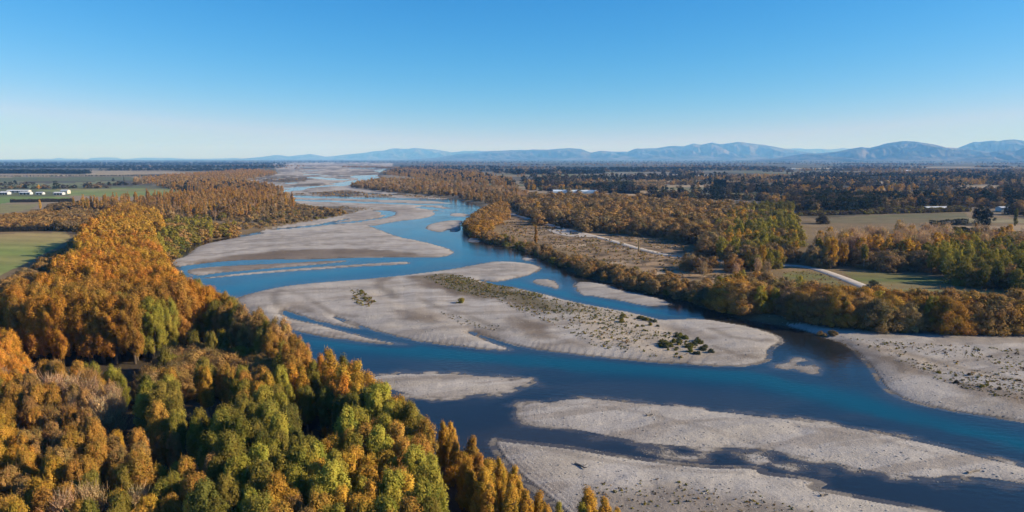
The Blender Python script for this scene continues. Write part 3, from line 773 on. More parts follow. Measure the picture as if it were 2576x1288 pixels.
def make_tree_meshes(kind, lod, seed):
    rng = np.random.default_rng(seed * 101 + lod * 13 + len(kind) * 7 + ord(kind[0]))
    Hh, cb, R, prof, st, cr, ns, bk = SHAPES[kind]
    vol = {'poplar': 1.0, 'lombardy': .7, 'willow': 1.1, 'birch': .62, 'spire': .62, 'evergreen': 1.1, 'bare': .5, 'bush': .2}[kind]
    ncl = int({0: 150, 1: 85, 2: 42, 3: 15}[lod] * (vol ** .6))
    npc = {0: 205, 1: 80, 2: 22, 3: 6}[lod]
    size = {0: .23, 1: .36, 2: .78, 3: 1.9}[lod] * (1.0 if kind != 'bush' else .55)
    clr = cr * {0: 1.0, 1: 1.1, 2: 1.25, 3: 1.8}[lod]
    cen = crown_points(rng, kind, ncl)
    rad = clr * (.65 + .7 * rng.random(ncl))
    axis = np.zeros_like(cen); axis[:, 2] = cen[:, 2] * .85
    qs = []; ts = []
    if kind == 'bare':
        m = {0: 1100, 1: 600, 2: 260, 3: 80}[lod]
        i = rng.integers(0, ncl, m)
        base = cen[i] + rng.normal(size=(m, 3)) * rad[i][:, None] * .6
        d = base.copy(); d[:, 2] = 0; d /= (np.linalg.norm(d, axis=1, keepdims=True) + 1e-6); d *= .45; d[:, 2] = 1.5
        d += rng.normal(size=(m, 3)) * .35; d /= np.linalg.norm(d, axis=1, keepdims=True)
        q, t = twig_cards(rng, base, d, .7 + 1.3 * rng.random(m), {0: .035, 1: .06, 2: .11, 3: .25}[lod])
        qs.append(q); ts.append(t)
        npc = max(2, npc // 5)
    q, t = leaf_cards(rng, cen, rad, npc, size, st, 1.0, axis)
    qs.append(q); ts.append(t)
    if kind in ('willow', 'spire', 'birch', 'bush') and lod <= 1:      # whippy shoots standing out of the crown
        m = {0: 420, 1: 160}[lod]; i = rng.integers(0, ncl, m)
        base = cen[i] + rng.normal(size=(m, 3)) * rad[i][:, None] * .5
        d = base - np.array([0, 0, cen[:, 2].mean() * .4]); d /= (np.linalg.norm(d, axis=1, keepdims=True) + 1e-6); d[:, 2] += .7
        d /= np.linalg.norm(d, axis=1, keepdims=True)
        q, t = twig_cards(rng, base, d, (.5 + .9 * rng.random(m)) * (.4 if kind == 'bush' else 1), {0: .03, 1: .05}[lod])
        qs.append(q); ts.append(t)
    q = np.concatenate(qs); t = np.concatenate(ts)
    q[..., 2] = np.maximum(q[..., 2], .05)
    cv = q.reshape(-1, 3); cf = np.arange(len(cv)).reshape(-1, 4)
    tint = np.repeat(t, 4, 0)
    # trunk and limbs
    mb = MB(); k = {0: 6, 1: 5, 2: 4, 3: 3}[lod]
    if kind == 'bush': Hs = Hh * .7
    else: Hs = Hh * .92
    rb = .018 * Hh + .04
    for j in range(ns if lod < 3 else 1):
        a = 2 * math.pi * j / max(ns, 1) + rng.random()
        spread = (0 if ns == 1 else {'willow': .42, 'birch': .14, 'bare': .22, 'bush': .5}.get(kind, .2)) * R
        px = [0.12 * spread * math.cos(a), spread * .6 * math.cos(a), spread * math.cos(a)]
        py = [0.12 * spread * math.sin(a), spread * .6 * math.sin(a), spread * math.sin(a)]
        w = rng.normal(size=4) * .02 * Hh
        hs = Hs * (.8 + .2 * rng.random())
        pts = [(px[0], py[0], -.4), (px[1] * .5 + w[0] * .4, py[1] * .5 + w[1] * .4, hs * .3), (px[1] + w[0], py[1] + w[1], hs * .62), (px[2] + w[2], py[2] + w[3], hs)]
        f = 1.0 if ns == 1 else (.75 if kind == 'birch' else .62)
        mb.tube(pts, [rb * f * 1.15, rb * f * .85, rb * f * .55, rb * f * .12], k)
        if lod <= 1 and kind != 'bush':
            for b in range({0: 7, 1: 4}[lod]):
                fr = .3 + .6 * rng.random()
                p0 = Vector(pts[1]).lerp(Vector(pts[3]), fr)
                aa = rng.random() * 6.283; L = R * (.5 + .5 * rng.random()) * (1 - .4 * fr)
                up = {'poplar': 1.2, 'lombardy': 2.2, 'spire': .9, 'birch': 1.6, 'bare': 1.5}.get(kind, .7)
                p1 = p0 + Vector((math.cos(aa) * L * .6, math.sin(aa) * L * .6, L * up * .5)); p2 = p0 + Vector((math.cos(aa) * L, math.sin(aa) * L, L * up))
                mb.tube([p0, p1, p2], [rb * f * .38, rb * f * .25, rb * f * .06], max(3, k - 2))
    bark = MAT_PALEBARK if bk == 'pale' else MAT_BARK
    return cv, cf, tint, mb, bark
PROTO = {}
def proto(kind, lod, var):
    key = (kind, lod, var)
    if key not in PROTO:
        cv, cf, tint, mb, bark = make_tree_meshes(kind, lod, var + 1)
        d = {'cv': cv, 'cf': cf, 'tint': tint}
        d['mb'] = mb; d['bark'] = bark
        PROTO[key] = d
    return PROTO[key]
def whole_mesh(d, leafmat):
    cv, cf, tint, mb = d['cv'], d['cf'], d['tint'], d['mb']
    tv = np.array(mb.v, float); tq = np.array([f for f in mb.f if len(f) == 4])
    V = np.concatenate([cv, tv]); F = np.concatenate([cf, tq + len(cv)])
    T = np.concatenate([tint, np.full((len(tv), 3), .5)])
    return mesh_np('tree', V, F, [leafmat, d['bark']], False, {'tint': T}, np.concatenate([np.zeros(len(cf)), np.ones(len(tq))]))
def pmesh(d, what):
    if what not in d:
        if what == 'crown': d[what] = mesh_np('crown', d['cv'], d['cf'], MAT_LEAF, False, {'tint': d['tint']})
        elif what == 'trunk': d[what] = d['mb'].mesh('trunk', d['bark'], True)
        elif what == 'whole': d[what] = whole_mesh(d, MAT_LEAF)
        elif what == 'inst': d[what] = whole_mesh(d, MAT_LEAFI)
    return d[what]

PAL = {  # leaf colours
 'orange': (.385, .172, .030), 'gold': (.365, .198, .033), 'amber': (.295, .152, .034), 'rust': (.275, .156, .054), 'brown': (.205, .132, .058),
 'olive': (.172, .132, .028), 'green': (.108, .098, .024), 'yellow-green': (.240, .190, .033), 'tan': (.33, .215, .115),
 'dark green': (.022, .025, .014), 'grey-green': (.085, .082, .045), 'dark brown': (.075, .053, .031),
}
KINDS = {  # kind -> (object name, category, phrase)
 'poplar': ('poplar_tree', 'tree', 'poplar'), 'lombardy': ('column_poplar', 'tree', 'narrow upright poplar'), 'willow': ('willow_tree', 'tree', 'rounded willow'),
 'birch': ('slender_tree', 'tree', 'slender pale-stemmed tree'), 'spire': ('young_poplar', 'tree', 'pointed young poplar'), 'evergreen': ('evergreen_tree', 'tree', 'bushy evergreen tree'),
 'bare': ('half_bare_tree', 'tree', 'half-bare twiggy tree'), 'bush': ('bush', 'bush', 'bush'),
}
# region: polygon (frame pixels), plane height it is read on, spacing, [(kind, weight, colour, hmin, hmax)], place phrase
REG = [
 # ---- left bank forest
 ([(30, 905), (60, 872), (130, 850), (250, 842), (350, 845), (430, 852), (480, 864), (548, 864), (545, 882), (470, 897), (400, 914), (330, 934), (110, 938), (60, 928)], 0, 4.7,
  [('poplar', 5, 'orange', 18, 22), ('poplar', 3, 'amber', 18, 22), ('poplar', .6, 'yellow-green', 17, 19)], 'in the big near dome grove'),
 ([(140, 660), (200, 632), (300, 618), (400, 640), (425, 670), (432, 705), (330, 690), (200, 690), (140, 682)], 17, 5.4,
  [('poplar', 5, 'orange', 17, 20), ('poplar', 2, 'gold', 17, 19), ('poplar', 1, 'amber', 16, 19)], 'in the second dome grove'),
 ([(195, 595), (230, 560), (290, 545), (370, 560), (388, 600), (402, 635), (300, 612), (195, 628)], 17, 5.8,
  [('poplar', 4, 'gold', 17, 20), ('poplar', 3, 'orange', 17, 20), ('poplar', .8, 'yellow-green', 15, 17)], 'in the golden dome by the field'),
 ([(245, 545), (270, 522), (330, 512), (400, 530), (405, 560), (370, 553), (290, 540)], 15, 6.2,
  [('poplar', 4, 'gold', 14, 17), ('poplar', 2, 'amber', 14, 17), ('poplar', 1, 'olive', 12, 14)], 'in the farthest golden dome'),
 ([(-80, 760), (0, 722), (60, 682), (130, 642), (190, 606), (200, 625), (150, 660), (130, 700), (60, 745), (0, 770), (-80, 810)], 5, 4.6,
  [('willow', 3, 'rust', 4.5, 7), ('willow', 2, 'brown', 4, 6.5), ('bush', 1, 'amber', 2, 3.4)], 'in the strip edging the field'),
 ([(-60, 830), (0, 792), (60, 742), (130, 692), (150, 662), (190, 690), (110, 715), (50, 755), (10, 805), (-60, 850)], 11, 5.0,
  [('poplar', 2, 'olive', 10, 13), ('poplar', 2, 'green', 10, 13), ('poplar', 1, 'amber', 11, 14)], 'left of the dome groves'),
 ([(428, 768), (500, 815), (600, 872), (690, 935), (715, 965), (700, 980), (620, 932), (540, 888), (470, 842), (428, 802)], 0, 4.4,
  [('poplar', 4, 'amber', 14, 17.5), ('poplar', 2, 'olive', 14, 17), ('poplar', 1.5, 'rust', 14, 17)], 'in the dark row above the river'),
 ([(400, 905), (440, 880), (540, 862), (600, 872), (700, 892), (760, 905), (780, 960), (700, 962), (620, 935), (520, 930), (440, 942), (330, 960)], 8, 4.3,
  [('willow', 5, 'rust', 6.5, 9.5), ('willow', 2, 'brown', 6, 9), ('birch', 1.2, 'olive', 9, 12), ('willow', .8, 'yellow-green', 6, 9)], 'in the thicket before the dome grove'),
 ([(-120, 830), (0, 838), (45, 880), (70, 920), (60, 960), (0, 955), (-120, 955)], 11, 5.0,
  [('poplar', 3, 'orange', 11, 13), ('willow', 1, 'rust', 8, 11)], 'in the orange left edge clump'),
 ([(-120, 950), (60, 945), (150, 935), (260, 960), (300, 1000), (285, 1045), (200, 1062), (60, 1055), (-120, 1070)], 9, 4.2,
  [('bare', 1.3, 'tan', 9, 12), ('birch', 1.6, 'rust', 9, 12), ('bare', .9, 'rust', 9, 12), ('birch', 2.2, 'amber', 9, 12), ('birch', 1.2, 'olive', 8.5, 11)], 'in the pale twiggy lower-left patch'),
 ([(165, 935), (250, 924), (320, 945), (330, 975), (250, 968), (180, 955)], 9.5, 4.5,
  [('poplar', 3, 'yellow-green', 9, 11), ('poplar', 1, 'gold', 9, 11)], 'in the small lime row'),
 ([(-120, 1065), (0, 1045), (60, 1072), (80, 1130), (60, 1182), (-120, 1200)], 10, 4.6,
  [('poplar', 3, 'gold', 10, 12), ('poplar', 1, 'orange', 10, 12)], 'in the bright lower-left clump'),
 ([(340, 985), (420, 945), (520, 942), (640, 942), (740, 972), (850, 988), (960, 1003), (1040, 1025), (1062, 1080), (1085, 1150), (1105, 1230), (1090, 1340), (480, 1340), (545, 1185), (500, 1110), (400, 1080), (345, 1050)], 12, 3.5,
  [('birch', 2.0, 'green', 10, 14), ('birch', 4, 'olive', 11, 15), ('birch', 5, 'yellow-green', 11, 15), ('birch', 1.8, 'amber', 10, 14), ('birch', 1.6, 'gold', 11, 14), ('birch', .8, 'rust', 9, 12)], 'in the near olive wood'),
 ([(708, 855), (740, 838), (790, 882), (860, 892), (960, 925), (1030, 965), (1065, 1022), (1050, 1042), (960, 1012), (850, 988), (760, 962), (708, 905)], 13, 4.6,
  [('spire', 4, 'gold', 12.5, 16.5), ('spire', 3, 'orange', 12, 16), ('spire', 2, 'olive', 12, 15), ('poplar', 1, 'amber', 13, 16)], 'on the golden riverside edge'),
 ([(60, 1085), (280, 1072), (300, 1100), (400, 1090), (500, 1120), (545, 1190), (480, 1340), (-120, 1340), (-120, 1210), (60, 1195)], 10, 3.7,
  [('birch', 3, 'rust', 9, 12), ('birch', 3.5, 'amber', 9, 12.5), ('birch', 1.5, 'gold', 9, 12), ('birch', 2, 'olive', 9, 12), ('bare', .5, 'tan', 9, 11)], 'in the russet bottom-left thicket'),
 ([(1085, 1090), (1100, 1062), (1130, 1047), (1160, 1092), (1215, 1127), (1260, 1162), (1300, 1202), (1368, 1262), (1390, 1340), (1290, 1340), (1215, 1255), (1150, 1182), (1105, 1135)], 7, 3.6,
  [('spire', 5, 'gold', 7, 10), ('spire', 2, 'amber', 6.5, 9), ('willow', 1, 'gold', 5, 7)], 'on the golden spit'),
 ([(1400, 1268), (1480, 1254), (1560, 1262), (1590, 1280), (1620, 1340), (1400, 1340)], 6, 3.6,
  [('spire', 4, 'gold', 6, 8.5), ('spire', 1, 'yellow-green', 6, 8)], 'at the bottom centre edge'),
 ([(388, 600), (400, 572), (470, 560), (560, 578), (648, 572), (645, 588), (540, 603), (480, 618), (435, 645), (424, 655), (398, 630)], 5, 6.0,
  [('willow', 3, 'olive', 7, 11), ('willow', 3, 'rust', 7, 10), ('poplar', 1.2, 'yellow-green', 10, 13), ('willow', 1, 'green', 6, 9)], 'above the left backwater'),
 ([(400, 560), (400, 520), (480, 500), (560, 490), (640, 490), (735, 497), (742, 515), (700, 525), (640, 535), (560, 545), (480, 552)], 5, 8.5,
  [('poplar', 2.5, 'rust', 11, 17), ('lombardy', 2, 'amber', 13, 19), ('willow', 5, 'brown', 6, 10), ('poplar', .6, 'amber', 12, 16), ('bare', 1.5, 'tan', 9, 12), ('lombardy', 1.5, 'rust', 12, 18), ('willow', 1, 'olive', 6, 9)], 'in the upper left bank wood'),
 ([(560, 548), (640, 535), (760, 520), (890, 537), (800, 556), (720, 566), (640, 582), (560, 592)], 0, 9.5,
  [('bush', 3, 'brown', 2, 4.2), ('bush', 2, 'rust', 2, 3.8), ('bush', 1, 'olive', 1.6, 3), ('willow', .8, 'brown', 4, 6), ('bush', 1.5, 'dark brown', 1.6, 3)], 'on the left bank terrace'),
 ([(185, 536), (330, 520), (430, 506), (600, 500), (620, 510), (440, 530), (300, 545)], 0, 9.0,
  [('lombardy', 3, 'amber', 13, 20), ('lombardy', 2, 'rust', 12, 18), ('poplar', 1.5, 'rust', 11, 15), ('willow', 1.5, 'brown', 6, 9)], 'in the rank behind the groves'),
 ([(-160, 550), (0, 545), (100, 535), (250, 530), (300, 535), (245, 552), (205, 568), (100, 564), (-160, 566)], 6.5, 5.8,
  [('willow', 4, 'rust', 7, 9), ('willow', 3, 'brown', 7, 9), ('willow', .5, 'amber', 6, 8)], 'in the wood behind the ploughed strip'),
 ([(100, 530), (130, 518), (200, 512), (300, 515), (300, 530), (200, 530)], 4, 7.5,
  [('willow', 4, 'brown', 6, 8), ('willow', 2, 'dark brown', 6, 8)], 'in the low wood by the paddocks'),
 ([(330, 460), (440, 455), (600, 452), (690, 436), (699, 433), (640, 428), (560, 432), (450, 441), (340, 452)], 6, 15,
  [('lombardy', 1.5, 'amber', 13, 18), ('poplar', 1, 'amber', 11, 16), ('poplar', 4, 'rust', 9, 15), ('willow', 4, 'brown', 7, 10)], 'in the far left golden belt'),
 ([(390, 466), (480, 462), (580, 458), (640, 463), (715, 483), (690, 489), (560, 489), (470, 482)], 3, 13,
  [('poplar', 2, 'rust', 10, 15), ('lombardy', 2, 'amber', 12, 17), ('evergreen', 1.5, 'dark green', 9, 13), ('willow', 3, 'brown', 6, 10), ('poplar', 1, 'amber', 10, 14)], 'in the belt at the far bend'),
 # ---- right bank
 ([(1192, 606), (1240, 600), (1320, 622), (1400, 650), (1500, 685), (1600, 700), (1700, 722), (1790, 742), (1802, 778), (1750, 768), (1640, 740), (1540, 712), (1440, 690), (1370, 656), (1290, 626), (1210, 611)], 0, 4.6,
  [('willow', 4, 'brown', 3.5, 6.5), ('willow', 3, 'rust', 3.5, 6.5), ('bush', 2, 'olive', 2, 3.2), ('bare', 1.3, 'tan', 4, 6.5), ('willow', 1, 'olive', 3.5, 6)], 'in the right bank scrub'),
 ([(1190, 600), (1172, 580), (1197, 553), (1225, 537), (1255, 522), (1275, 527), (1270, 555), (1240, 575), (1225, 598)], 0, 6.4,
  [('willow', 4, 'rust', 7, 9.5), ('willow', 3, 'amber', 7, 9)], 'at the right bank bend'),
 ([(1792, 792), (1800, 760), (1900, 745), (2000, 768), (2100, 788), (2200, 798), (2350, 812), (2760, 825), (2760, 850), (2400, 844), (2200, 837), (2080, 826), (1960, 803), (1860, 796)], 0, 4.9,
  [('willow', 4, 'rust', 9, 12.5), ('willow', 3, 'amber', 8.5, 12), ('poplar', 1, 'yellow-green', 9, 12), ('willow', 2, 'brown', 8, 11), ('willow', 1, 'olive', 7, 10)], 'in the belt behind the right beach'),
 ([(1290, 522), (1330, 503), (1450, 502), (1600, 507), (1750, 520), (1880, 530), (1900, 560), (1830, 590), (1800, 640), (1780, 650), (1740, 612), (1690, 595), (1600, 588), (1500, 580), (1400, 576), (1340, 560)], 3, 11.5,
  [('willow', 3.5, 'rust', 9, 15), ('willow', 6, 'brown', 8, 15), ('willow', .8, 'dark brown', 8, 12), ('willow', .6, 'grey-green', 7, 10), ('poplar', .25, 'gold', 12, 15)], 'in the broad willow wood'),
 ([(1790, 575), (1850, 545), (1990, 545), (2010, 600), (2000, 650), (1935, 672), (1840, 662), (1800, 640), (1830, 600)], 4, 7.5,
  [('poplar', 3, 'yellow-green', 10, 14.5), ('poplar', 1.2, 'green', 10, 14), ('willow', 3, 'olive', 8, 12), ('poplar', 1.2, 'gold', 10, 14), ('willow', 3, 'brown', 7, 11)], 'in the lime stand beyond the road'),
 ([(1850, 540), (1990, 533), (1997, 545), (1870, 550)], 0, 8.0,
  [('poplar', 3, 'olive', 11, 14), ('poplar', 1, 'green', 11, 14)], 'behind the lime stand'),
 ([(2036, 682), (2060, 645), (2150, 640), (2300, 640), (2380, 650), (2330, 690), (2280, 692), (2150, 684)], 0, 6.8,
  [('bare', 4, 'tan', 13, 17), ('poplar', 2, 'gold', 13, 17), ('birch', 2, 'olive', 11, 14), ('willow', 2, 'brown', 8, 11)], 'in the half-bare wood'),
 ([(2330, 690), (2380, 645), (2560, 645), (2800, 650), (2800, 790), (2640, 765), (2500, 742), (2400, 722)], 0, 7.2,
  [('poplar', 3, 'yellow-green', 11, 15), ('willow', 3, 'olive', 8, 12), ('willow', 2.5, 'rust', 8, 11), ('poplar', 1.2, 'green', 11, 14)], 'in the right edge wood'),
 ([(2250, 600), (2420, 604), (2800, 615), (2800, 650), (2400, 645), (2250, 640)], 0, 9.0,
  [('willow', 3, 'olive', 7, 10), ('bare', 2, 'tan', 10, 14), ('poplar', 1.5, 'gold', 11, 14), ('willow', 2, 'rust', 7, 10)], 'behind the right edge wood'),
 ([(872, 474), (905, 462), (960, 455), (1060, 455), (1200, 470), (1300, 482), (1325, 502), (1290, 522), (1240, 516), (1200, 510), (1130, 495), (1010, 487)], 0, 12,
  [('willow', 5, 'brown', 5, 10), ('willow', 2, 'rust', 5, 9), ('poplar', .8, 'amber', 9, 13), ('bare', 1.2, 'tan', 8, 11), ('willow', 1.5, 'dark brown', 5, 9)], 'on the far right bank'),
 ([(962, 440), (1000, 426), (1100, 426), (1200, 440), (1290, 455), (1300, 478), (1200, 468), (1060, 452)], 0, 19,
  [('poplar', 3, 'amber', 10, 15), ('poplar', 2, 'rust', 9, 14), ('evergreen', 1.5, 'dark green', 11, 15), ('willow', 3, 'brown', 7, 10)], 'in the far right bank belt'),
 ([(1985, 512), (2100, 503), (2240, 512), (2225, 530), (2170, 538), (2060, 540), (2000, 536)], 0, 12.5,
  [('evergreen', 4, 'dark green', 13, 18), ('evergreen', 2, 'dark brown', 12, 16), ('willow', 1, 'brown', 9, 13)], 'in the dark clump above the lime stand'),
 ([(2250, 529), (2330, 527), (2430, 524), (2500, 528), (2700, 524), (2700, 488), (2450, 490), (2250, 500)], 0, 15,
  [('evergreen', 3, 'dark green', 10, 16), ('evergreen', 2, 'dark brown', 9, 14), ('willow', 3, 'brown', 8, 12), ('willow', 1.5, 'rust', 8, 11), ('poplar', .5, 'amber', 10, 13)], 'behind the white orchard shed'),
 ([(1720, 648), (1800, 652), (1930, 660), (1940, 680), (1960, 705), (1800, 715), (1700, 690)], 0, 17,
  [('bare', 2, 'tan', 6, 8.5), ('willow', 2, 'brown', 6, 9), ('willow', 1, 'rust', 5, 8), ('bush', 2, 'brown', 1.5, 2.6)], 'beside the gravel road'),
]
HOLES = [PW(p) for p in ([(735, 1135), (850, 1135), (870, 1290), (740, 1290)], [(440, 1085), (585, 1085), (600, 1185), (450, 1185)], [(300, 1085), (352, 1085), (400, 1250), (310, 1250)], [(380, 1240), (560, 1230), (560, 1290), (400, 1300)])]
ROADL = PW([(1225, 520), (1288, 542), (1415, 578.5), (1506, 601), (1593, 627), (1669, 646), (1717, 653), (1790, 662), (1860, 667), (1932, 671), (2003, 674), (2046, 680), (2084, 693), (2125, 708), (2171, 727), (2260, 760)])
LOT = PW([(1372, 582), (1397, 580), (1430, 582), (1466, 593), (1509, 601), (1440, 601), (1410, 596)])
CAND = []
def sample(poly_w, sp, rng):
    x0, y0 = poly_w.min(0); x1, y1 = poly_w.max(0)
    ny = int((y1 - y0) / (sp * .87)) + 2; nx = int((x1 - x0) / sp) + 2
    jx, jy = np.meshgrid(np.arange(nx), np.arange(ny))
    X = x0 + (jx + .5 * (jy % 2)) * sp + rng.normal(size=jx.shape) * sp * .2
    Y = y0 + jy * sp * .87 + rng.normal(size=jx.shape) * sp * .2
    m = inside(poly_w, X, Y)
    return X[m], Y[m]
rngp = np.random.default_rng(11)
for ri, (poly, z, sp, mix, place) in enumerate(REG):
    w = PW(poly, z)
    X, Y = sample(w, sp, rngp)
    ok = ((-sdist(WC, X, Y, 60) > .8) | (place == 'at the bottom centre edge')) & (ldist(ROADL, X, Y, 30) > 4.5) & ~inside(LOT, X, Y)
    for hp in HOLES: ok &= ~inside(hp, X, Y)
    X, Y = X[ok], Y[ok]
    wt = np.array([m[1] for m in mix], float); wt /= wt.sum(); cum = np.cumsum(wt)
    # neighbours tend to be alike: clump the mix with slow noise
    nz = fbm(X / 28, Y / 28, 200 + ri, 2); nz = (np.argsort(np.argsort(nz)) + .5) / max(len(nz), 1)
    sel = np.clip(.55 * nz + .45 * rngp.random(len(X)), 0, .9999)
    sel = (np.argsort(np.argsort(sel)) + .5) / max(len(sel), 1)
    pick = np.searchsorted(cum, sel)
    Z = gz(X, Y)
    for x, y, zz, p in zip(X, Y, Z, pick):
        k, _, col, h0, h1 = mix[min(p, len(mix) - 1)]
        CAND.append((x, y, float(zz), k, col, h0 + (h1 - h0) * rngp.random(), place, ri))
def farm_place(x, y):
    u_, v_ = project(x, y, 0)
    far_ = 'far ' if v_ < 466 else 'near ' if v_ > 490 else ''
    for lim, ph in ((1450, 'by the long greenhouse'), (1640, 'behind the tan shelter row'), (1860, 'by the conifer block'), (2100, 'above the lime stand'), (2350, 'behind the orchard')):
        if u_ < lim: return f'{far_}{ph}' if far_ else ph
    return f'{far_}around the huge evergreen' if far_ else 'around the huge evergreen'
# ---- scattered farm trees and belts on the plain, right of the river
BW = PW([(1310, 462), (1420, 452), (1700, 448), (2050, 446), (2800, 444), (2800, 560), (2600, 552), (2440, 527), (2200, 524), (2000, 526), (1900, 508), (1750, 505), (1600, 497), (1420, 490), (1330, 486)])
X, Y = sample(BW, 16, rngp)
den = fbm(X / 140, Y / 75, 301, 3)
onf = np.zeros(X.shape, bool)
for w, f in zip(FW, FIELDS):
    onf |= sdist(w, X, Y, 20) > -4
ok = (den > .50) & ~onf
X, Y, den = X[ok], Y[ok], den[ok]
tone = fbm(X / 90, Y / 90, 333, 3); tone = (np.argsort(np.argsort(tone)) + .5) / len(tone)
Z = gz(X, Y)
for x, y, zz, t in zip(X, Y, Z, np.clip(tone + rngp.normal(size=len(X)) * .16, 0, 1)):
    if t < .38: k, c, h0, h1 = 'evergreen', 'dark green' if rngp.random() < .7 else 'dark brown', 9, 19
    elif t < .55: k, c, h0, h1 = 'willow', 'dark brown', 8, 13
    elif t < .74: k, c, h0, h1 = 'willow', 'brown', 7, 12
    elif t < .82: k, c, h0, h1 = 'willow', 'grey-green', 7, 11
    elif t < .97: k, c, h0, h1 = 'poplar' if rngp.random() < .5 else 'willow', 'rust', 9, 13
    else: k, c, h0, h1 = 'poplar', 'gold', 10, 14
    CAND.append((x, y, float(zz), k, c, h0 + (h1 - h0) * rngp.random(), farm_place(x, y), 90))
# ---- trees that stand out on their own
SINGLES = [  # base pixel, kind, colour, height, label
 (1348, 617, 'lombardy', 'amber', 12.5, 'lone amber upright poplar on the brown terrace by the gravel lot'),
 (1664, 578, 'lombardy', 'tan', 16, 'left one of two pale bare upright poplars at the willow wood edge'),
 (1683, 577, 'lombardy', 'tan', 15, 'right one of two pale bare upright poplars at the willow wood edge'),
 (1606, 640, 'lombardy', 'tan', 8, 'thin straw-coloured poplar alone on the brown terrace below the road'),
 (2461, 566, 'evergreen', 'dark green', 17, 'huge dark rounded evergreen at the end of the clipped hedge'),
 (2480, 570, 'evergreen', 'dark green', 15, 'dark evergreen half hidden at the right shoulder of the huge evergreen'),
 (2553, 572, 'lombardy', 'olive', 15, 'olive upright poplar alone by the white farm building'),
 (2452, 601, 'lombardy', 'amber', 11, 'small amber upright poplar in front of the tan paddock'),
 (146, 586, 'evergreen', 'dark brown', 9, 'dark rounded tree alone at the end of the clipped field hedge'),
 (102, 530, 'lombardy', 'gold', 13, 'lone golden upright poplar beside the left paddock hedge'),
 (99, 477, 'willow', 'gold', 8, 'round bright yellow tree among the left farm buildings'),
 (141, 477, 'evergreen', 'dark green', 17, 'tall dark evergreen towering over the left farm buildings'),
 (285, 458, 'evergreen', 'dark green', 10, 'dark evergreen alone at the far left paddock corner'),
 (312, 458, 'lombardy', 'dark brown', 14, 'thin dark upright poplar far off on the left plain'),
 (345, 462, 'bare', 'tan', 17, 'big pale rounded tree beyond the left poplar belt'),
 (2070, 567, 'willow', 'dark brown', 9, 'dark brown rounded tree alone at the edge of the pasture'),
 (1321, 494, 'willow', 'tan', 11, 'pale rounded tree beside the long greenhouse'),
 (1740, 690, 'bare', 'tan', 8.5, 'pale forked bare tree on the riverside grass below the road'),
 (1760, 692, 'willow', 'brown', 9, 'spreading brown willow on the grass where the road bends'),
 (1845, 690, 'willow', 'rust', 9, 'rust willow with pale stems in front of the road bend'),
 (1905, 695, 'bare', 'tan', 8, 'pale twiggy tree nearest the bridge end of the road'),
 (2195, 742, 'willow', 'grey-green', 5.5, 'grey-green rounded shrub where the road meets the russet belt'),
 (1625, 485, 'poplar', 'gold', 12, 'yellow poplar on the edge of the tan stubble field'),
]
for u_, v_, k, c, h, lab in SINGLES:
    x, y = P(u_, v_); CAND.append((float(x), float(y), gz1(x, y), k, c, h, '=' + lab, 99))

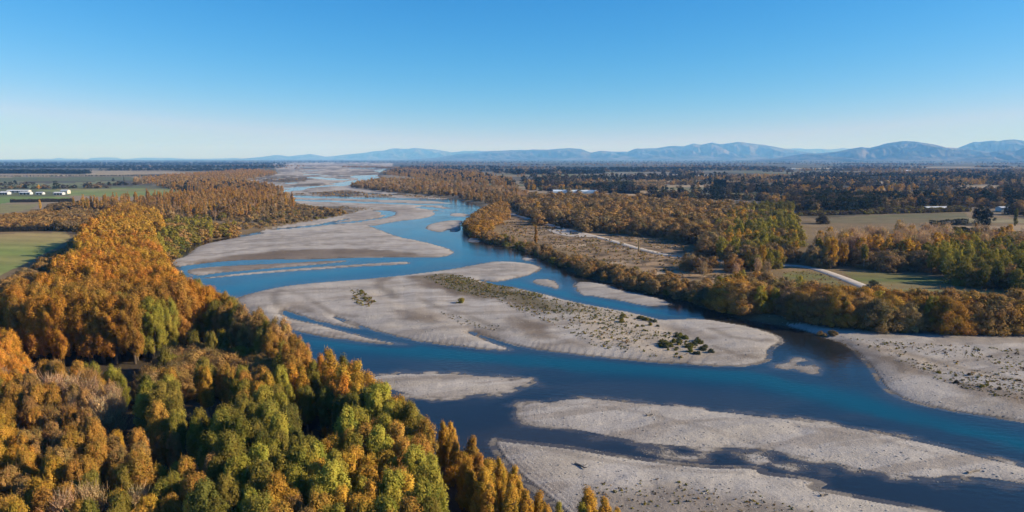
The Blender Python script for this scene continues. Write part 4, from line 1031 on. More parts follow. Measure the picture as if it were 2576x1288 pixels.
# ---- choose the 300 largest of each kind as individuals; the rest are one mass
def size_of(c):
    return c[5] / max(30.0, math.hypot(c[0], c[1])) * (3 if c[7] == 99 else 1)
bykind = {}
for c in CAND: bykind.setdefault(c[3], []).append(c)
MASS = []
size_word = lambda k, h: '' 
n_ind = 0
for k, lst in bykind.items():
    vis_l = []
    for c in lst:
        u_, v_ = project(c[0], c[1], c[2] + c[5]); ub, vb = project(c[0], c[1], c[2])
        (vis_l if (-30 < u_ < 2606 and v_ < 1290) else MASS).append(c)
    vis_l.sort(key=size_of, reverse=True)
    cap = 290
    MASS += vis_l[cap:]
    Hh = SHAPES[k][0]
    nm, cat, phrase = KINDS[k]
    # row and order from the left among look-alikes of one stand
    ORD = ['leftmost', 'second', 'third', 'fourth', 'fifth', 'sixth', 'seventh', 'eighth', 'ninth', 'tenth', 'eleventh', 'twelfth']
    naming = {}; stands = {}
    for i, c in enumerate(vis_l[:cap]):
        if c[6][0] != '=': stands.setdefault((c[4], c[6]), []).append(i)
    for (col, place), ids in stands.items():
        ids.sort(key=lambda i: vis_l[i][1])
        per = max(4, int(math.ceil(len(ids) / 11.0))); per = min(per, 12)
        rows = [ids[j:j + per] for j in range(0, len(ids), per)]
        for rj, r in enumerate(rows):
            r.sort(key=lambda i: vis_l[i][0] / vis_l[i][1])
            rw = '' if len(rows) == 1 else ('front row' if rj == 0 else 'back row' if rj == len(rows) - 1 else f'{ORD[rj]} row' if rj < 12 else f'row {rj + 1}')
            for q_, i in enumerate(r):
                if len(ids) == 1: naming[i] = f'{col} {phrase} {place}'
                else:
                    o_ = 'leftmost' if q_ == 0 else 'rightmost' if q_ == len(r) - 1 else f'{ORD[q_]}-from-left'
                    naming[i] = f"{o_} {col} {phrase}{', ' + rw + ',' if rw else ''} {place}"
    for i, (x, y, z, _, col, h, place, ri) in enumerate(vis_l[:cap]):
        d = math.hypot(x, y)
        lod = 0 if d < 280 else (1 if d < 560 or (ri == 99 and d < 900) else 2)
        var = (i * 7 + ri) % (2 if lod == 0 else 3)
        pr = proto(k, lod, var)
        if place[0] == '=': lab, grp = place[1:], None
        else:
            lab = naming[i]
            grp = f"{col} {phrase}s {place}"
        s = h / Hh; wd = s * (.85 + .35 * rngp.random())
        if k in ('willow', 'evergreen'): wd = max(wd, s) * (1.12 if ri != 90 else 1.3)
        base = np.array(PAL[col]) * (.82 + .36 * rngp.random())
        base[1] *= .93 + .14 * rngp.random()
        rz = rngp.random() * 6.283
        if lod <= 1:
            o = link(nm, None, None, lab, cat, grp, None, (x, y, z), rz)
            o.empty_display_size = .5
            t_ = link('trunk', pmesh(pr, 'trunk'), o); c_ = link('crown', pmesh(pr, 'crown'), o)
            c_.color = (*base, 1)
        else:
            o = link(nm, pmesh(pr, 'whole'), None, lab, cat, grp, None, (x, y, z), rz)
            o.color = (*base, 1)
        o.scale = (wd, wd, s)
        n_ind += 1

# ---- the mass: woods beyond the individuals, joined; plus far shelter belts and woods on the plain
INST = {}; INST_COL = bpy.data.collections.new('tree_kinds')
def inst_index(k, lod, var):
    key = (k, lod, var)
    if key not in INST:
        o = bpy.data.objects.new('kind_%03d' % len(INST), pmesh(proto(k, lod, var), 'inst')); INST_COL.objects.link(o)
        INST[key] = len(INST)
    return INST[key]
def add_mass(store, x, y, z, k, col, h, lod, var, wide=1.0):
    s = h / SHAPES[k][0]; wd = wide * s * (.9 + .35 * rngp.random()) * (1.15 if k in ('willow', 'evergreen') else 1)
    store.append((x, y, z, wd, wd, s, rngp.random() * 6.283, inst_index(k, lod, var), *(np.array(PAL[col]) * (.86 + .28 * rngp.random()))))
def scatter_group():
    g = bpy.data.node_groups.new('scatter_trees', 'GeometryNodeTree')
    g.interface.new_socket('Geometry', in_out='INPUT', socket_type='NodeSocketGeometry'); g.interface.new_socket('Geometry', in_out='OUTPUT', socket_type='NodeSocketGeometry')
    gi = g.nodes.new('NodeGroupInput'); go = g.nodes.new('NodeGroupOutput')
    ip = g.nodes.new('GeometryNodeInstanceOnPoints'); ci = g.nodes.new('GeometryNodeCollectionInfo')
    ci.inputs['Collection'].default_value = INST_COL; ci.inputs['Separate Children'].default_value = True; ci.inputs['Reset Children'].default_value = True
    def at(n, t):
        a = g.nodes.new('GeometryNodeInputNamedAttribute'); a.data_type = t; a.inputs['Name'].default_value = n; return a.outputs['Attribute']
    ip.inputs['Pick Instance'].default_value = True
    g.links.new(gi.outputs[0], ip.inputs['Points']); g.links.new(ci.outputs[0], ip.inputs['Instance'])
    g.links.new(at('pick', 'INT'), ip.inputs['Instance Index']); g.links.new(at('size', 'FLOAT_VECTOR'), ip.inputs['Scale'])
    er = g.nodes.new('FunctionNodeEulerToRotation'); g.links.new(at('turn', 'FLOAT_VECTOR'), er.inputs[0]); g.links.new(er.outputs[0], ip.inputs['Rotation'])
    g.links.new(ip.outputs[0], go.inputs[0])
    return g
SCATTER = []
def flush_mass(name, store):
    if not store: return
    if not SCATTER: SCATTER.append(scatter_group())
    A = np.array(store, np.float32)
    me = bpy.data.meshes.new(name); me.vertices.add(len(A)); me.vertices.foreach_set('co', np.ascontiguousarray(A[:, :3]).ravel())
    a = me.attributes.new('size', 'FLOAT_VECTOR', 'POINT'); a.data.foreach_set('vector', np.ascontiguousarray(A[:, 3:6]).ravel())
    t_ = np.zeros((len(A), 3), np.float32); t_[:, 2] = A[:, 6]
    a = me.attributes.new('turn', 'FLOAT_VECTOR', 'POINT'); a.data.foreach_set('vector', t_.ravel())
    a = me.attributes.new('pick', 'INT', 'POINT'); a.data.foreach_set('value', A[:, 7].astype(np.int32))
    a = me.attributes.new('Col', 'FLOAT_COLOR', 'POINT'); a.data.foreach_set('color', np.c_[A[:, 8:11], np.ones(len(A))].astype(np.float32).ravel())
    o = link(name, me, kind='stuff')
    md = o.modifiers.new('scatter', 'NODES'); md.node_group = SCATTER[0]
near, mid = [], []
for c in MASS:
    x, y, z, k, col, h = c[:6]
    u_, v_ = project(x, y, z + h)
    if not (-700 < u_ < 3300): continue
    d = math.hypot(x, y)
    lod = 1 if d < 420 else (2 if d < 1500 else 3)
    add_mass(near if d < 800 else mid, x, y, z, k, col, h, lod, int(rngp.integers(0, 3)))
flush_mass('woodland', near); flush_mass('far_woodland', mid)

far = []
def belt(u0, v0, u1, v1, kinds, h0, h1, sp, rows=1):
    x0, y0 = P(u0, v0); x1, y1 = P(u1, v1)
    L = math.hypot(x1 - x0, y1 - y0); n = max(2, int(L / sp))
    for r in range(rows):
        for i in range(n):
            t = (i + rngp.random() * 1.6) / n
            k, c = kinds[int(rngp.integers(0, len(kinds)))]
            add_mass(far, x0 + (x1 - x0) * t + rngp.normal() * 2, y0 + (y1 - y0) * t + r * sp * 1.2 + rngp.normal() * 2, 1.2, k, c, h0 + (h1 - h0) * rngp.random(), 3, int(rngp.integers(0, 3)), 1.5)
EV = [('evergreen', 'dark green')]; MX = EV * 3 + [('willow', 'dark brown'), ('willow', 'brown')]; AU = [('poplar', 'amber'), ('poplar', 'rust'), ('willow', 'brown')]
belt(-300, 437, 210, 438, EV, 12, 18, 12, 5); belt(430, 431, 640, 430, EV, 11, 16, 14, 3); belt(255, 430, 430, 429, EV, 11, 15, 14, 3)
belt(-300, 425, 690, 423, EV, 13, 20, 26, 7); belt(-300, 416, 690, 415, EV, 14, 20, 40, 8); belt(330, 421, 640, 421, AU, 11, 15, 24, 2)
belt(-300, 411, 700, 410.5, EV, 14, 22, 60, 6)
belt(-300, 447, 430, 443, EV, 3, 4.5, 7, 2); belt(-200, 470, 60, 468, MX, 7, 11, 14, 2); belt(0, 477, 260, 475, MX, 5, 9, 10, 2); belt(200, 470, 330, 467, MX, 6, 9, 9, 2)
belt(1000, 423, 1250, 424, EV, 12, 17, 22, 3); belt(1050, 430, 1260, 431, EV, 12, 17, 16, 2); belt(1240, 434, 1420, 432, EV, 12, 17, 16, 3)
belt(1400, 428, 1720, 428, EV, 13, 18, 18, 5); belt(1290, 440, 1520, 438, EV, 13, 18, 14, 4); belt(1300, 447, 1400, 447, AU + EV, 10, 15, 14, 2)
for k_ in range(90):
    v0 = 411.5 + 30 * rngp.random() ** 1.5; u0 = 1000 + 1800 * rngp.random(); wdt = 40 + 260 * rngp.random()
    belt(u0, v0, u0 + wdt, v0 + rngp.normal() * .5, MX if rngp.random() < .8 else AU, 10, 16, (v0 < 420) * 24 + 15, 2 if rngp.random() < .5 else 1)
for v0 in (404.6, 405.6, 407.2, 409.4):
    belt(700 if v0 > 406 else 200, v0, 2800, v0, EV, 13, 19, 95, 3)
belt(560, 418, 760, 419, AU, 9, 13, 26, 2); belt(650, 424, 760, 425, AU + EV, 8, 12, 24, 1); belt(860, 421, 1000, 424, AU, 8, 13, 22, 3)
flush_mass('distant_shelterbelts', far)

# ------------------------------------------------------------------ clipped hedges and shelter rows near enough to tell apart
def hedge(name, u0, v0, u1, v1, h, wdt, col, label, group=None, leaf=.55, dens=5.0):
    x0, y0 = P(u0, v0); x1, y1 = P(u1, v1)
    L = math.hypot(x1 - x0, y1 - y0); a = math.atan2(y1 - y0, x1 - x0)
    root = link(name, None, None, label, 'hedge', group, None, (float(x0), float(y0), gz1(x0, y0)), a)
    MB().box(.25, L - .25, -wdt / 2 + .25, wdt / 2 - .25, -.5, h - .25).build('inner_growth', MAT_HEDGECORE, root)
    n = int(dens * (L * h * 2 + L * wdt))
    rng = np.random.default_rng(int(abs(u0) * 7 + v0))
    p = np.stack([rng.random(n) * L, (rng.random(n) - .5) * wdt, rng.random(n) * h], 1)
    f = rng.random(n); A = L * h; B = L * wdt
    side = f < 2 * A / (2 * A + B)
    p[side, 1] = np.where(rng.random(side.sum()) < .5, -1, 1) * wdt / 2
    p[~side, 2] = h
    p += rng.normal(size=p.shape) * .22; p[:, 2] += (fbm(p[:, 0] / 4, p[:, 1] * 0 + 2, 9) - .35) * h * .45 * (p[:, 2] > h * .8)
    q, t = leaf_cards(rng, p, np.full(n, .1), 1, leaf)
    T = np.repeat(t, 4, 0)
    v = q.reshape(-1, 3); v[:, 2] = np.maximum(v[:, 2], .02)
    c_ = link('foliage', mesh_np('foliage', v, np.arange(len(v)).reshape(-1, 4), MAT_LEAF, False, {'tint': T}), root)
    c_.color = (*PAL[col], 1)
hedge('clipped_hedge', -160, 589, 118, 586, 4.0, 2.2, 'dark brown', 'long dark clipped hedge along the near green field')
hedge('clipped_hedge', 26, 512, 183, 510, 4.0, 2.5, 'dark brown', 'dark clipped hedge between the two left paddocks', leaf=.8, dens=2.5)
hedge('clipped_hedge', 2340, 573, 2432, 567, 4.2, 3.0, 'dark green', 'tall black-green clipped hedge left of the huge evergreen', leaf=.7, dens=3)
hedge('clipped_hedge', 1530, 488, 1610, 490, 5.0, 2.5, 'dark green', 'dark hedge strip below the tan stubble field', leaf=1.0, dens=1.5)
hedge('clipped_hedge', 1610, 500, 1665, 501, 6.0, 2.5, 'dark brown', 'short dark hedge at the orchard corner beyond the willow wood', leaf=1.0, dens=1.5)
hedge('shelter_row', 1425, 478, 1530, 481, 10.0, 5.0, 'dark green', 'long black shelter row behind the long greenhouse', leaf=1.2, dens=1.3)
hedge('shelter_row', 1528, 481, 1592, 480, 16.0, 6.0, 'grey-green', 'tall olive-grey shelter row beside the tan shelter row', leaf=1.2, dens=1.3)
hedge('shelter_row', 1592, 480, 1668, 478, 16.0, 5.0, 'tan', 'tall tan leafless shelter row behind the stubble field', leaf=1.2, dens=1.3)
hedge('shelter_row', 1795, 482, 1825, 482, 20.0, 8.0, 'dark green', 'black-green block of tall conifers beside the tan poplar row', leaf=1.3, dens=1.2)
hedge('shelter_row', 1825, 482, 1865, 482, 16.0, 6.0, 'tan', 'tan poplar row right of the black-green conifer block', leaf=1.3, dens=1.2)
hedge('shelter_row', 1860, 484, 2010, 482, 5.0, 4.0, 'dark green', 'low dark shelter row running right from the conifer block', leaf=1.2, dens=1.2)
hedge('shelter_row', 2140, 455, 2340, 452, 12.0, 8.0, 'dark green', 'far dark belt across the right plain below the tan strip', leaf=2.2, dens=.5)

# ------------------------------------------------------------------ road, track, gravel lot
def ribbon(name, line, hw, mat, lift=.12, sub=6):
    pts = []
    for a, b in zip(line[:-1], line[1:]):
        for t in np.linspace(0, 1, sub, endpoint=False): pts.append(a * (1 - t) + b * t)
    pts.append(line[-1]); pts = np.array(pts)
    for _ in range(3): pts[1:-1] = (pts[:-2] + 2 * pts[1:-1] + pts[2:]) / 4
    d = np.gradient(pts, axis=0); d /= np.linalg.norm(d, axis=1, keepdims=True) + 1e-9
    nn = np.stack([-d[:, 1], d[:, 0]], 1)
    L_ = pts + nn * hw; R_ = pts - nn * hw
    zl = np.maximum(gz(L_[:, 0], L_[:, 1]), gz(R_[:, 0], R_[:, 1])) + lift
    V = np.concatenate([np.c_[L_, zl], np.c_[R_, zl], np.c_[L_ + nn * .5, zl - .5], np.c_[R_ - nn * .5, zl - .5]]); n = len(pts)
    F = []
    for i in range(n - 1):
        F += [(n + i, n + i + 1, i + 1, i), (i, i + 1, 2 * n + i + 1, 2 * n + i), (3 * n + i, 3 * n + i + 1, n + i + 1, n + i)]
    return link(name, mesh_np(name, V, np.array(F), mat, True), kind='structure')
ribbon('gravel_road', ROADL, 3.0, MAT_ROAD)
lw = round_poly(LOT, 2); lz = float(gz(lw[:, 0], lw[:, 1]).max()) + .1
me = bpy.data.meshes.new('gravel_lot'); me.from_pydata([(float(a), float(b), lz) for a, b in lw] + [(float(a), float(b), lz - 1) for a, b in lw], [],
    [tuple(range(len(lw)))] + [(i, (i + 1) % len(lw), len(lw) + (i + 1) % len(lw), len(lw) + i) for i in range(len(lw))]); me.materials.append(MAT_ROAD)
link('gravel_lot', me, kind='structure')

# ------------------------------------------------------------------ farm buildings
def barn(u, v, L, Wd, hw_, hr, rot, wall, roof, label, group=None, doors=2):
    x, y = P(u, v); z = gz1(x, y)
    r = link('farm_building', None, None, label, 'building', group, None, (float(x), float(y), z), rot)
    MB().prism([(-Wd / 2, -.5), (Wd / 2, -.5), (Wd / 2, hw_), (0, hw_ + hr), (-Wd / 2, hw_)], -L / 2, L / 2).build('wall', wall, r)
    for s in (-1, 1):
        th = .12; e = .5; sl = hr / (Wd / 2)
        a = (s * (Wd / 2 + e), hw_ - e * sl + .05); b = (0, hw_ + hr + .05)
        pr = [a, b, (b[0], b[1] + th), (a[0], a[1] + th)]
        if s > 0: pr = pr[::-1]
        MB().prism(pr, -L / 2 - .4, L / 2 + .4).build('roof_slope', roof, r)
    for i in range(doors):
        xx = -L / 2 + L * (i + .5) / doors
        MB().box(xx - 1.4, xx + 1.4, -Wd / 2 - .08, -Wd / 2 + .02, 0, min(2.8, hw_ - .3)).build('door', MAT_DARK, r)
    for i in range(max(1, doors - 1)):
        xx = -L / 2 + L * (i + 1) / doors if doors > 1 else L * .35
        MB().box(xx - .7, xx + .7, -Wd / 2 - .06, -Wd / 2 + .02, 1.2, min(2.2, hw_ - .4)).build('window', MAT_DARK, r)
    return r
barn(14, 491, 13, 9, 3, 2, 0, MAT_WHITE, MAT_WHITE, 'white gabled shed at the far left edge of the farmyard', doors=3)
barn(48, 486, 38, 8, 3, 1.4, .02, MAT_CREAM, MAT_WHITE, 'long low white-roofed farm shed on the left plain', doors=5)
barn(66, 491, 18, 7, 3, 1.4, -.02, MAT_WHITE, MAT_WHITE, 'white shed in front of the long low shed', doors=3)
barn(102, 491, 11, 7, 2.6, 1.5, .03, MAT_WHITE, MAT_GREYROOF, 'small white house between trees in the left farmyard', doors=2)
barn(150, 492, 14, 8, 3, 1.6, .02, MAT_WHITE, MAT_WHITE, 'bright white barn at the right end of the left farmyard', doors=3)
barn(165, 489, 12, 9, 5, 1.6, .02, MAT_CREAM, MAT_GREYROOF, 'tall grey-roofed barn behind the bright white barn', doors=1)
barn(1583, 479, 12, 7, 3, 1.2, .0, MAT_WHITE, MAT_WHITE, 'small white shed in front of the tan shelter row', doors=1)
barn(1476, 487, 9, 7, 3, 2, .4, MAT_CREAM, MAT_GREYROOF, 'small cream cottage right of the long greenhouse', doors=1)
barn(1506, 487, 13, 8, 3.2, 2.2, .1, MAT_CREAM, MAT_GREYROOF, 'low brown-roofed house beside the dark hedge strip', doors=2)
barn(2215, 522, 16, 8, 2.8, 1.8, .15, MAT_CREAM, MAT_WHITE, 'pale-roofed house between dark trees above the orchard', doors=2)
barn(2352, 531, 25, 8, 2.6, 1.5, .05, MAT_WHITE, MAT_WHITE, 'long white-roofed shed in the brown orchard', doors=3)
barn(2530, 534, 18, 9, 4, 1.2, .05, MAT_WHITE, MAT_WHITE, 'white flat-fronted farmhouse near the right edge', doors=2)
barn(2585, 536, 22, 9, 3, 1.6, .05, MAT_GREYROOF, MAT_GREYROOF, 'grey shed cut by the right edge of the view', doors=2)
barn(1765, 447, 30, 12, 4, 2.5, .1, MAT_WHITE, MAT_WHITE, 'white barn far out on the right plain', doors=2)
barn(1600, 426, 40, 16, 5, 3, .1, MAT_WHITE, MAT_WHITE, 'tiny white barn near the foot of the mountains', doors=2)
barn(1990, 427, 44, 16, 5, 3, -.1, MAT_WHITE, MAT_WHITE, 'tiny white shed in the far pale fields on the right', doors=2)
barn(2280, 433, 40, 14, 5, 3, .1, MAT_CREAM, MAT_WHITE, 'pale farm shed far away below the dark mountain', doors=2)
barn(1160, 447, 14, 9, 3, 2.4, .2, MAT_WHITE, MAT_GREYROOF, 'small white cottage beyond the far right bank willows', doors=1)
# long tunnel greenhouse
def greenhouse(u, v, L, Wd, spans, hgt, rot, label):
    x, y = P(u, v)
    r = link('greenhouse', None, None, label, 'greenhouse', None, None, (float(x), float(y), gz1(x, y)), rot)
    for s in range(spans):
        yc = (s - (spans - 1) / 2) * Wd
        prof = [(yc - Wd / 2 + .02, -.4), (yc + Wd / 2 - .02, -.4)] + [(yc + (Wd / 2 - .02) * math.cos(a), hgt * .55 + hgt * .45 * math.sin(a)) for a in np.linspace(0, math.pi, 9)]
        t_ = MB().prism(prof, -L / 2, L / 2).build('tunnel', MAT_GLASS, r)
        for k in range(9):
            xx = -L / 2 + L * k / 8
            MB().box(xx - .12, xx + .12, yc - .15, yc + .15, hgt - .05, hgt + .12).build('hoop', MAT_GREYROOF, t_)
        MB().box(L / 2 + .01, L / 2 + .08, yc - 1.2, yc + 1.2, 0, 2.4).build('door', MAT_DARK, t_)
greenhouse(1443, 487, 72, 9, 3, 5, -.03, 'long pale many-arched greenhouse beyond the brown willow wood')
greenhouse(1452, 478, 40, 9, 1, 5, .05, 'narrow white greenhouse half hidden behind the long greenhouse')

# ------------------------------------------------------------------ vehicles in the gravel lot
def wagon(u, v, rot, label, mat):
    x, y = P(u, v)
    r = link('parked_car', None, None, label, 'car', 'vehicles in the gravel lot', None, (float(x), float(y), lz), rot)
    b = MB().prism([(-.9, .35), (.9, .35), (.92, .8), (.85, .95), (-.85, .95), (-.92, .8)], -2.2, 2.2).build('body', mat, r)
    MB().prism([(-.82, .95), (.82, .95), (.66, 1.5), (-.66, 1.5)], -1.7, .9).build('cabin', MAT_DARK, r)
    MB().box(-1.6, .8, -.66, .66, 1.5, 1.56).build('roof', mat, r)
    for sx in (-1.4, 1.4):
        for sy in (-.85, .85):
            w = MB(); w.tube([(sx, sy - .1, .33), (sx, sy + .1, .33)], [.33, .33], 12); w.build('wheel', MAT_TYRE, r)
    for sy in (-.6, .6): MB().box(2.18, 2.24, sy - .2, sy + .2, .6, .75).build('headlight', MAT_WHITE, r)
wagon(1447, 594, .1, 'dark car parked on the right side of the gravel lot', MAT_CARDARK)
wagon(1440, 593, .35, 'dark car parked on the left side of the gravel lot', MAT_CARDARK)

# ------------------------------------------------------------------ bushes, tufts and driftwood on the bars
def region_points(poly, n, rng):
    w = PW(poly); out = []
    x0, y0 = w.min(0); x1, y1 = w.max(0)
    while len(out) < n:
        x = x0 + (x1 - x0) * rng.random(400); y = y0 + (y1 - y0) * rng.random(400)
        m = inside(w, x, y); out += list(zip(x[m], y[m]))
    return np.array(out[:n])
rngb = np.random.default_rng(21)
def order_words(pts, per=5):
    O = ['leftmost', 'second', 'third', 'fourth', 'fifth', 'sixth', 'seventh', 'eighth']
    ids = sorted(range(len(pts)), key=lambda i: pts[i][1]); out = [''] * len(pts); rows = [ids[j:j + per] for j in range(0, len(ids), per)]
    for rj, r in enumerate(rows):
        r.sort(key=lambda i: pts[i][0] / pts[i][1])
        rw = 'front row' if rj == 0 else 'back row' if rj == len(rows) - 1 else O[rj] + ' row'
        for q_, i in enumerate(r): out[i] = (('leftmost' if q_ == 0 else 'rightmost' if q_ == len(r) - 1 else O[q_] + '-from-left'), rw)
    return out
def put_bush(x, y, h, col, lab, grp):
    pr = proto('bush', 1, int(rngb.integers(0, 3)))
    o = link('bush', None, None, lab, 'bush', grp, None, (float(x), float(y), gz1(x, y)), rngb.random() * 6.28)
    s = h / 2.0; o.scale = (s * (.9 + .5 * rngb.random()), s * (.9 + .5 * rngb.random()), s)
    link('stems', pmesh(pr, 'trunk'), o); c_ = link('crown', pmesh(pr, 'crown'), o); c_.color = (*(np.array(PAL[col]) * (.8 + .4 * rngb.random())), 1)
x, y = P(1160, 768); put_bush(x, y, 2.0, 'olive', 'single olive bush alone on the central gravel bar', None)
for poly, n_, h0, h1, cols, wh in (
  ([(1655, 868), (1690, 846), (1735, 852), (1775, 880), (1800, 903), (1770, 906), (1720, 890), (1680, 892), (1650, 885)], 40, .6, 1.4, ['green', 'grey-green'], 'in the clump at the central bar tip'),
  ([(1560, 800), (1640, 806), (1660, 830), (1600, 835), (1560, 820)], 16, .6, 1.3, ['olive', 'grey-green'], 'by the inner channel of the central bar'),
  ([(2060, 838), (2100, 846), (2094, 850), (2062, 845)], 5, .9, 1.5, ['brown'], 'at the right beach water edge'),
  ([(2260, 915), (2420, 945), (2560, 985), (2560, 1010), (2400, 975), (2280, 940)], 8, .4, .8, ['olive', 'dark brown'], 'in the brown band of the right beach'),
  ([(890, 740), (912, 738), (944, 766), (926, 780), (894, 768)], 12, .5, 1.0, ['olive', 'green'], 'in the small patch on the central bar')):
    pts_ = region_points(poly, n_, rngb); wd_ = order_words(pts_)
    for (x, y), (o_, rw) in zip(pts_, wd_):
        c_ = cols[int(rngb.integers(0, len(cols)))]
        put_bush(x, y, h0 + (h1 - h0) * rngb.random(), c_, f'{o_} {c_} bush, {rw}, {wh}', f'bushes {wh}')

hp_ = [(2402 + 11.5 * i, 585.5 + 1.0 * i) for i in range(14)]
for i, (u_, v_) in enumerate(hp_):
    x, y = P(u_ + 3 * rngb.normal(), v_ + .4 * rngb.normal())
    o_ = ['leftmost', 'second', 'third', 'fourth', 'fifth', 'sixth', 'seventh', 'eighth', 'ninth', 'tenth', 'eleventh', 'twelfth', 'thirteenth'][i] if i < 13 else 'rightmost'
    put_bush(x, y, 2.6 + 1.6 * rngb.random(), 'dark green', f'{o_} shrub from the left in the dark hedgerow across the tan paddock', 'hedgerow across the tan paddock')

def tufts(name, areas, col_list, leaf=.22):
    qs = []; ts = []; cs = []
    for poly, n, s0, s1 in areas:
        p = region_points(poly, int(n * 1.3), rngb)
        dn = fbm(p[:, 0] / 9, p[:, 1] / 9, 402, 3) + rngb.random(len(p)) * .25
        p = p[np.argsort(-dn)[:n]] if n > 300 else p[:n]
        z = gz(p[:, 0], p[:, 1]); m = z > .12; p, z = p[m], z[m]
        s = s0 + (s1 - s0) * rngb.random(len(p)) ** 2
        cen = np.c_[p, z + s * .35]
        q, t = leaf_cards(rngb, cen, s * .75, 10, 1.0, .55)
        # scale the cards with their tuft
        q = q.reshape(len(p), 10, 4, 3); mid_ = q.mean(2, keepdims=True)
        q = mid_ + (q - mid_) * (s * .62)[:, None, None, None]
        qs.append(q.reshape(-1, 4, 3)); ts.append(t)
        c = np.array([PAL[col_list[int(i)]] for i in rngb.integers(0, len(col_list), len(p))])
        cs.append(np.repeat(c, 40, 0))
    v = np.concatenate(qs).reshape(-1, 3); t = np.concatenate(ts); c = np.concatenate(cs)
    T = np.repeat(t, 4, 0)
    link(name, mesh_np(name, v, np.arange(len(v)).reshape(-1, 4), MAT_LEAFC, False, {'Col': np.c_[c, np.ones(len(c))], 'tint': T}), kind='stuff')
tufts('gravel_tufts', [
  ([(1060, 700), (1150, 697), (1290, 728), (1420, 762), (1600, 800), (1660, 835), (1760, 885), (1720, 910), (1620, 902), (1500, 880), (1400, 830), (1250, 765), (1120, 730)], 2300, .22, .8),
  ([(1090, 695), (1160, 698), (1300, 728), (1380, 750), (1330, 760), (1230, 742), (1110, 712)], 650, .3, .85),
  ([(880, 738), (910, 735), (945, 765), (925, 782), (890, 768)], 160, .3, .9),
  ([(1100, 790), (1180, 810), (1260, 830), (1250, 838), (1150, 822)], 60, .25, .6),
 ], ['olive', 'green', 'grey-green', 'brown'])
tufts('beach_tufts', [
  ([(2110, 856), (2250, 868), (2420, 880), (2640, 890), (2640, 1000), (2480, 970), (2330, 930), (2200, 890)], 420, .25, .7),
  ([(2250, 910), (2380, 940), (2640, 985), (2640, 1035), (2500, 1010), (2350, 965)], 320, .2, .6),
  ([(1470, 1225), (1650, 1215), (1900, 1250), (2060, 1290), (2100, 1330), (1450, 1330)], 260, .2, .5),
 ], ['olive', 'brown', 'green', 'dark brown'])
tufts('terrace_scrub', [
  ([(1270, 550), (1420, 580), (1700, 650), (1760, 690), (1700, 715), (1560, 690), (1440, 645), (1330, 605), (1260, 590)], 1500, .4, 1.4),
  ([(1520, 596), (1700, 608), (1740, 640), (1640, 628)], 300, .4, 1.2),
  ([(660, 555), (760, 520), (900, 534), (860, 545), (700, 572)], 900, .5, 1.7),
  ([(750, 525), (870, 520), (940, 527), (890, 536)], 350, .5, 1.4),
  ([(1780, 700), (1930, 690), (1960, 730), (1820, 760)], 350, .4, 1.2),
  ([(1960, 690), (2060, 685), (2180, 745), (2100, 745)], 150, .3, .8),
 ], ['brown', 'dark brown', 'brown', 'olive', 'rust'])
tufts('riverbed_scrub', [
  ([(740, 489), (868, 480), (1000, 494), (960, 497), (800, 493)], 700, .8, 2.2),
  ([(640, 447), (800, 447), (760, 460), (660, 458)], 500, .8, 2.4),
  ([(1000, 488), (1180, 503), (1130, 503), (1020, 496)], 250, .8, 2.0),
 ], ['brown', 'dark brown', 'rust'])
# orchard rows
orch = []
for j in range(9):
    f = j / 8
    x0, y0 = P(2010 + 10 * f, 546 - 16 * f); x1, y1 = P(2440, 535 - 9 * f)
    n = int(math.hypot(x1 - x0, y1 - y0) / 2.6)
    for i in range(n):
        t = i / n
        add_mass(orch, x0 + (x1 - x0) * t, y0 + (y1 - y0) * t + rngp.normal() * .4, gz1(x0, y0) if i == 0 else 1.2, 'bush', 'dark brown' if rngp.random() < .75 else 'olive', 3.2 + rngp.random(), 2, int(rngp.integers(0, 3)))
flush_mass('orchard_rows', orch)

def log(u, v, L, rot, label):
    x, y = P(u, v); z = gz1(x, y)
    m = MB()
    m.tube([(-L / 2, 0, .18), (-L * .1, .15, .22), (L * .3, -.05, .3), (L / 2, .1, .45)], [.24, .2, .14, .05], 7)
    m.tube([(L * .1, .05, .25), (L * .25, .5, .6), (L * .33, .7, 1.0)], [.1, .06, .02], 5)
    m.tube([(-L / 2 + .1, 0, .2), (-L / 2 - .2, .45, .5)], [.12, .03], 5)
    o = m.build('driftwood_log', MAT_DRIFT, None, label=label, cat='log', group='driftwood on the gravel', loc=(float(x), float(y), z), rotz=rot)
log(1461, 1185, 3.2, -.9, 'grey driftwood log lying on the nearest gravel bar by the golden spit')
log(1636, 1053, 1.8, .2, 'grey driftwood stick in the middle of the long front bar')
log(2075, 1255, 1.6, .1, 'short grey driftwood stick near the bottom water edge')
log(2452, 1190, 3.6, .3, 'grey driftwood log at the right tail of the long front bar')
log(640, 660, 3.0, .3, 'driftwood snag stranded on the far left bar')


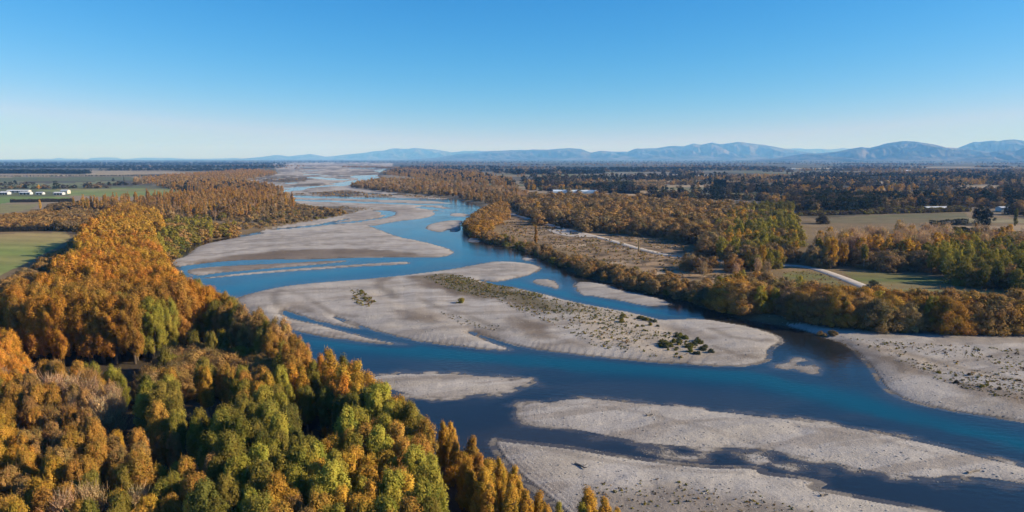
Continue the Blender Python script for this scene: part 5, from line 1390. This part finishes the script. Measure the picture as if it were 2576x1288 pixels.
# ------------------------------------------------------------------ loose cobbles on the bars and in the shallows
mr, nt, out = new_mat('cobble')
ca = N(nt, 'ShaderNodeAttribute', attribute_name='Col', attribute_type='INSTANCER')
cb_ = N(nt, 'ShaderNodeBsdfPrincipled'); cb_.inputs['Roughness'].default_value = .8
nt.links.new(ca.outputs['Color'], cb_.inputs['Base Color']); nt.links.new(cb_.outputs[0], out.inputs[0])
for v_ in range(4):
    rg = np.random.default_rng(900 + v_)
    ring = []
    for zz, rr in ((-.25, .55), (.12, 1.0), (.42, .62)):
        for j in range(6):
            a = 6.283 * j / 6 + rg.normal() * .2; r_ = rr * (.75 + .4 * rg.random())
            ring.append((r_ * math.cos(a), r_ * .72 * math.sin(a), zz * .9 + rg.normal() * .05))
    fs_ = [tuple(i * 6 + k for k in (j, (j + 1) % 6)) + tuple((i + 1) * 6 + k for k in ((j + 1) % 6, j)) for i in range(2) for j in range(6)] + [(12, 13, 14, 15), (12, 15, 16, 17)]
    me = bpy.data.meshes.new('cobble'); me.from_pydata(ring, [], fs_); me.materials.append(mr)
    o = bpy.data.objects.new('kind_%03d' % len(INST), me); INST_COL.objects.link(o); INST[('rock', 0, v_)] = len(INST)
stones = []
rngs = np.random.default_rng(77)
for key, n_, s0, s1 in (('J', 1500, .12, .34), ('M', 1700, .12, .32), ('I', 300, .14, .34), ('N', 800, .14, .4), ('H', 1400, .16, .45), ('K', 120, .12, .3), ('L', 160, .12, .3), ('L2', 120, .12, .3), ('O', 120, .15, .35)):
    w = WB[key]; lo = np.maximum(w.min(0), (-140, 95)); hi_ = np.minimum(w.max(0), (170, 420))
    p = lo + (hi_ - lo) * rngs.random((n_ * 5, 2))
    sd = sdist(w, p[:, 0], p[:, 1], 12) + rngs.normal(size=len(p)) * 1.2
    pr_ = np.where(sd > 0, .45 + .55 * np.exp(-sd / 2.5), np.exp(sd / 1.6)) * (sd > -5)
    p = p[rngs.random(len(p)) < pr_ * (.35 + fbm(p[:, 0] / 6, p[:, 1] / 6, 501, 3))][:n_]
    z = gz(p[:, 0], p[:, 1])
    for (x, y), zz in zip(p, z):
        r_ = s0 + (s1 - s0) * rngs.random() ** 3
        if zz < -.6 * r_: continue
        g_ = .20 + .22 * rngs.random()
        if zz < .06: g_ *= .5
        stones.append((x, y, zz, r_, r_, r_ * (.6 + .5 * rngs.random()), rngs.random() * 6.28, INST[('rock', 0, int(rngs.integers(0, 4)))], g_, g_ * .93, g_ * .84))
flush_mass('cobbles', stones)
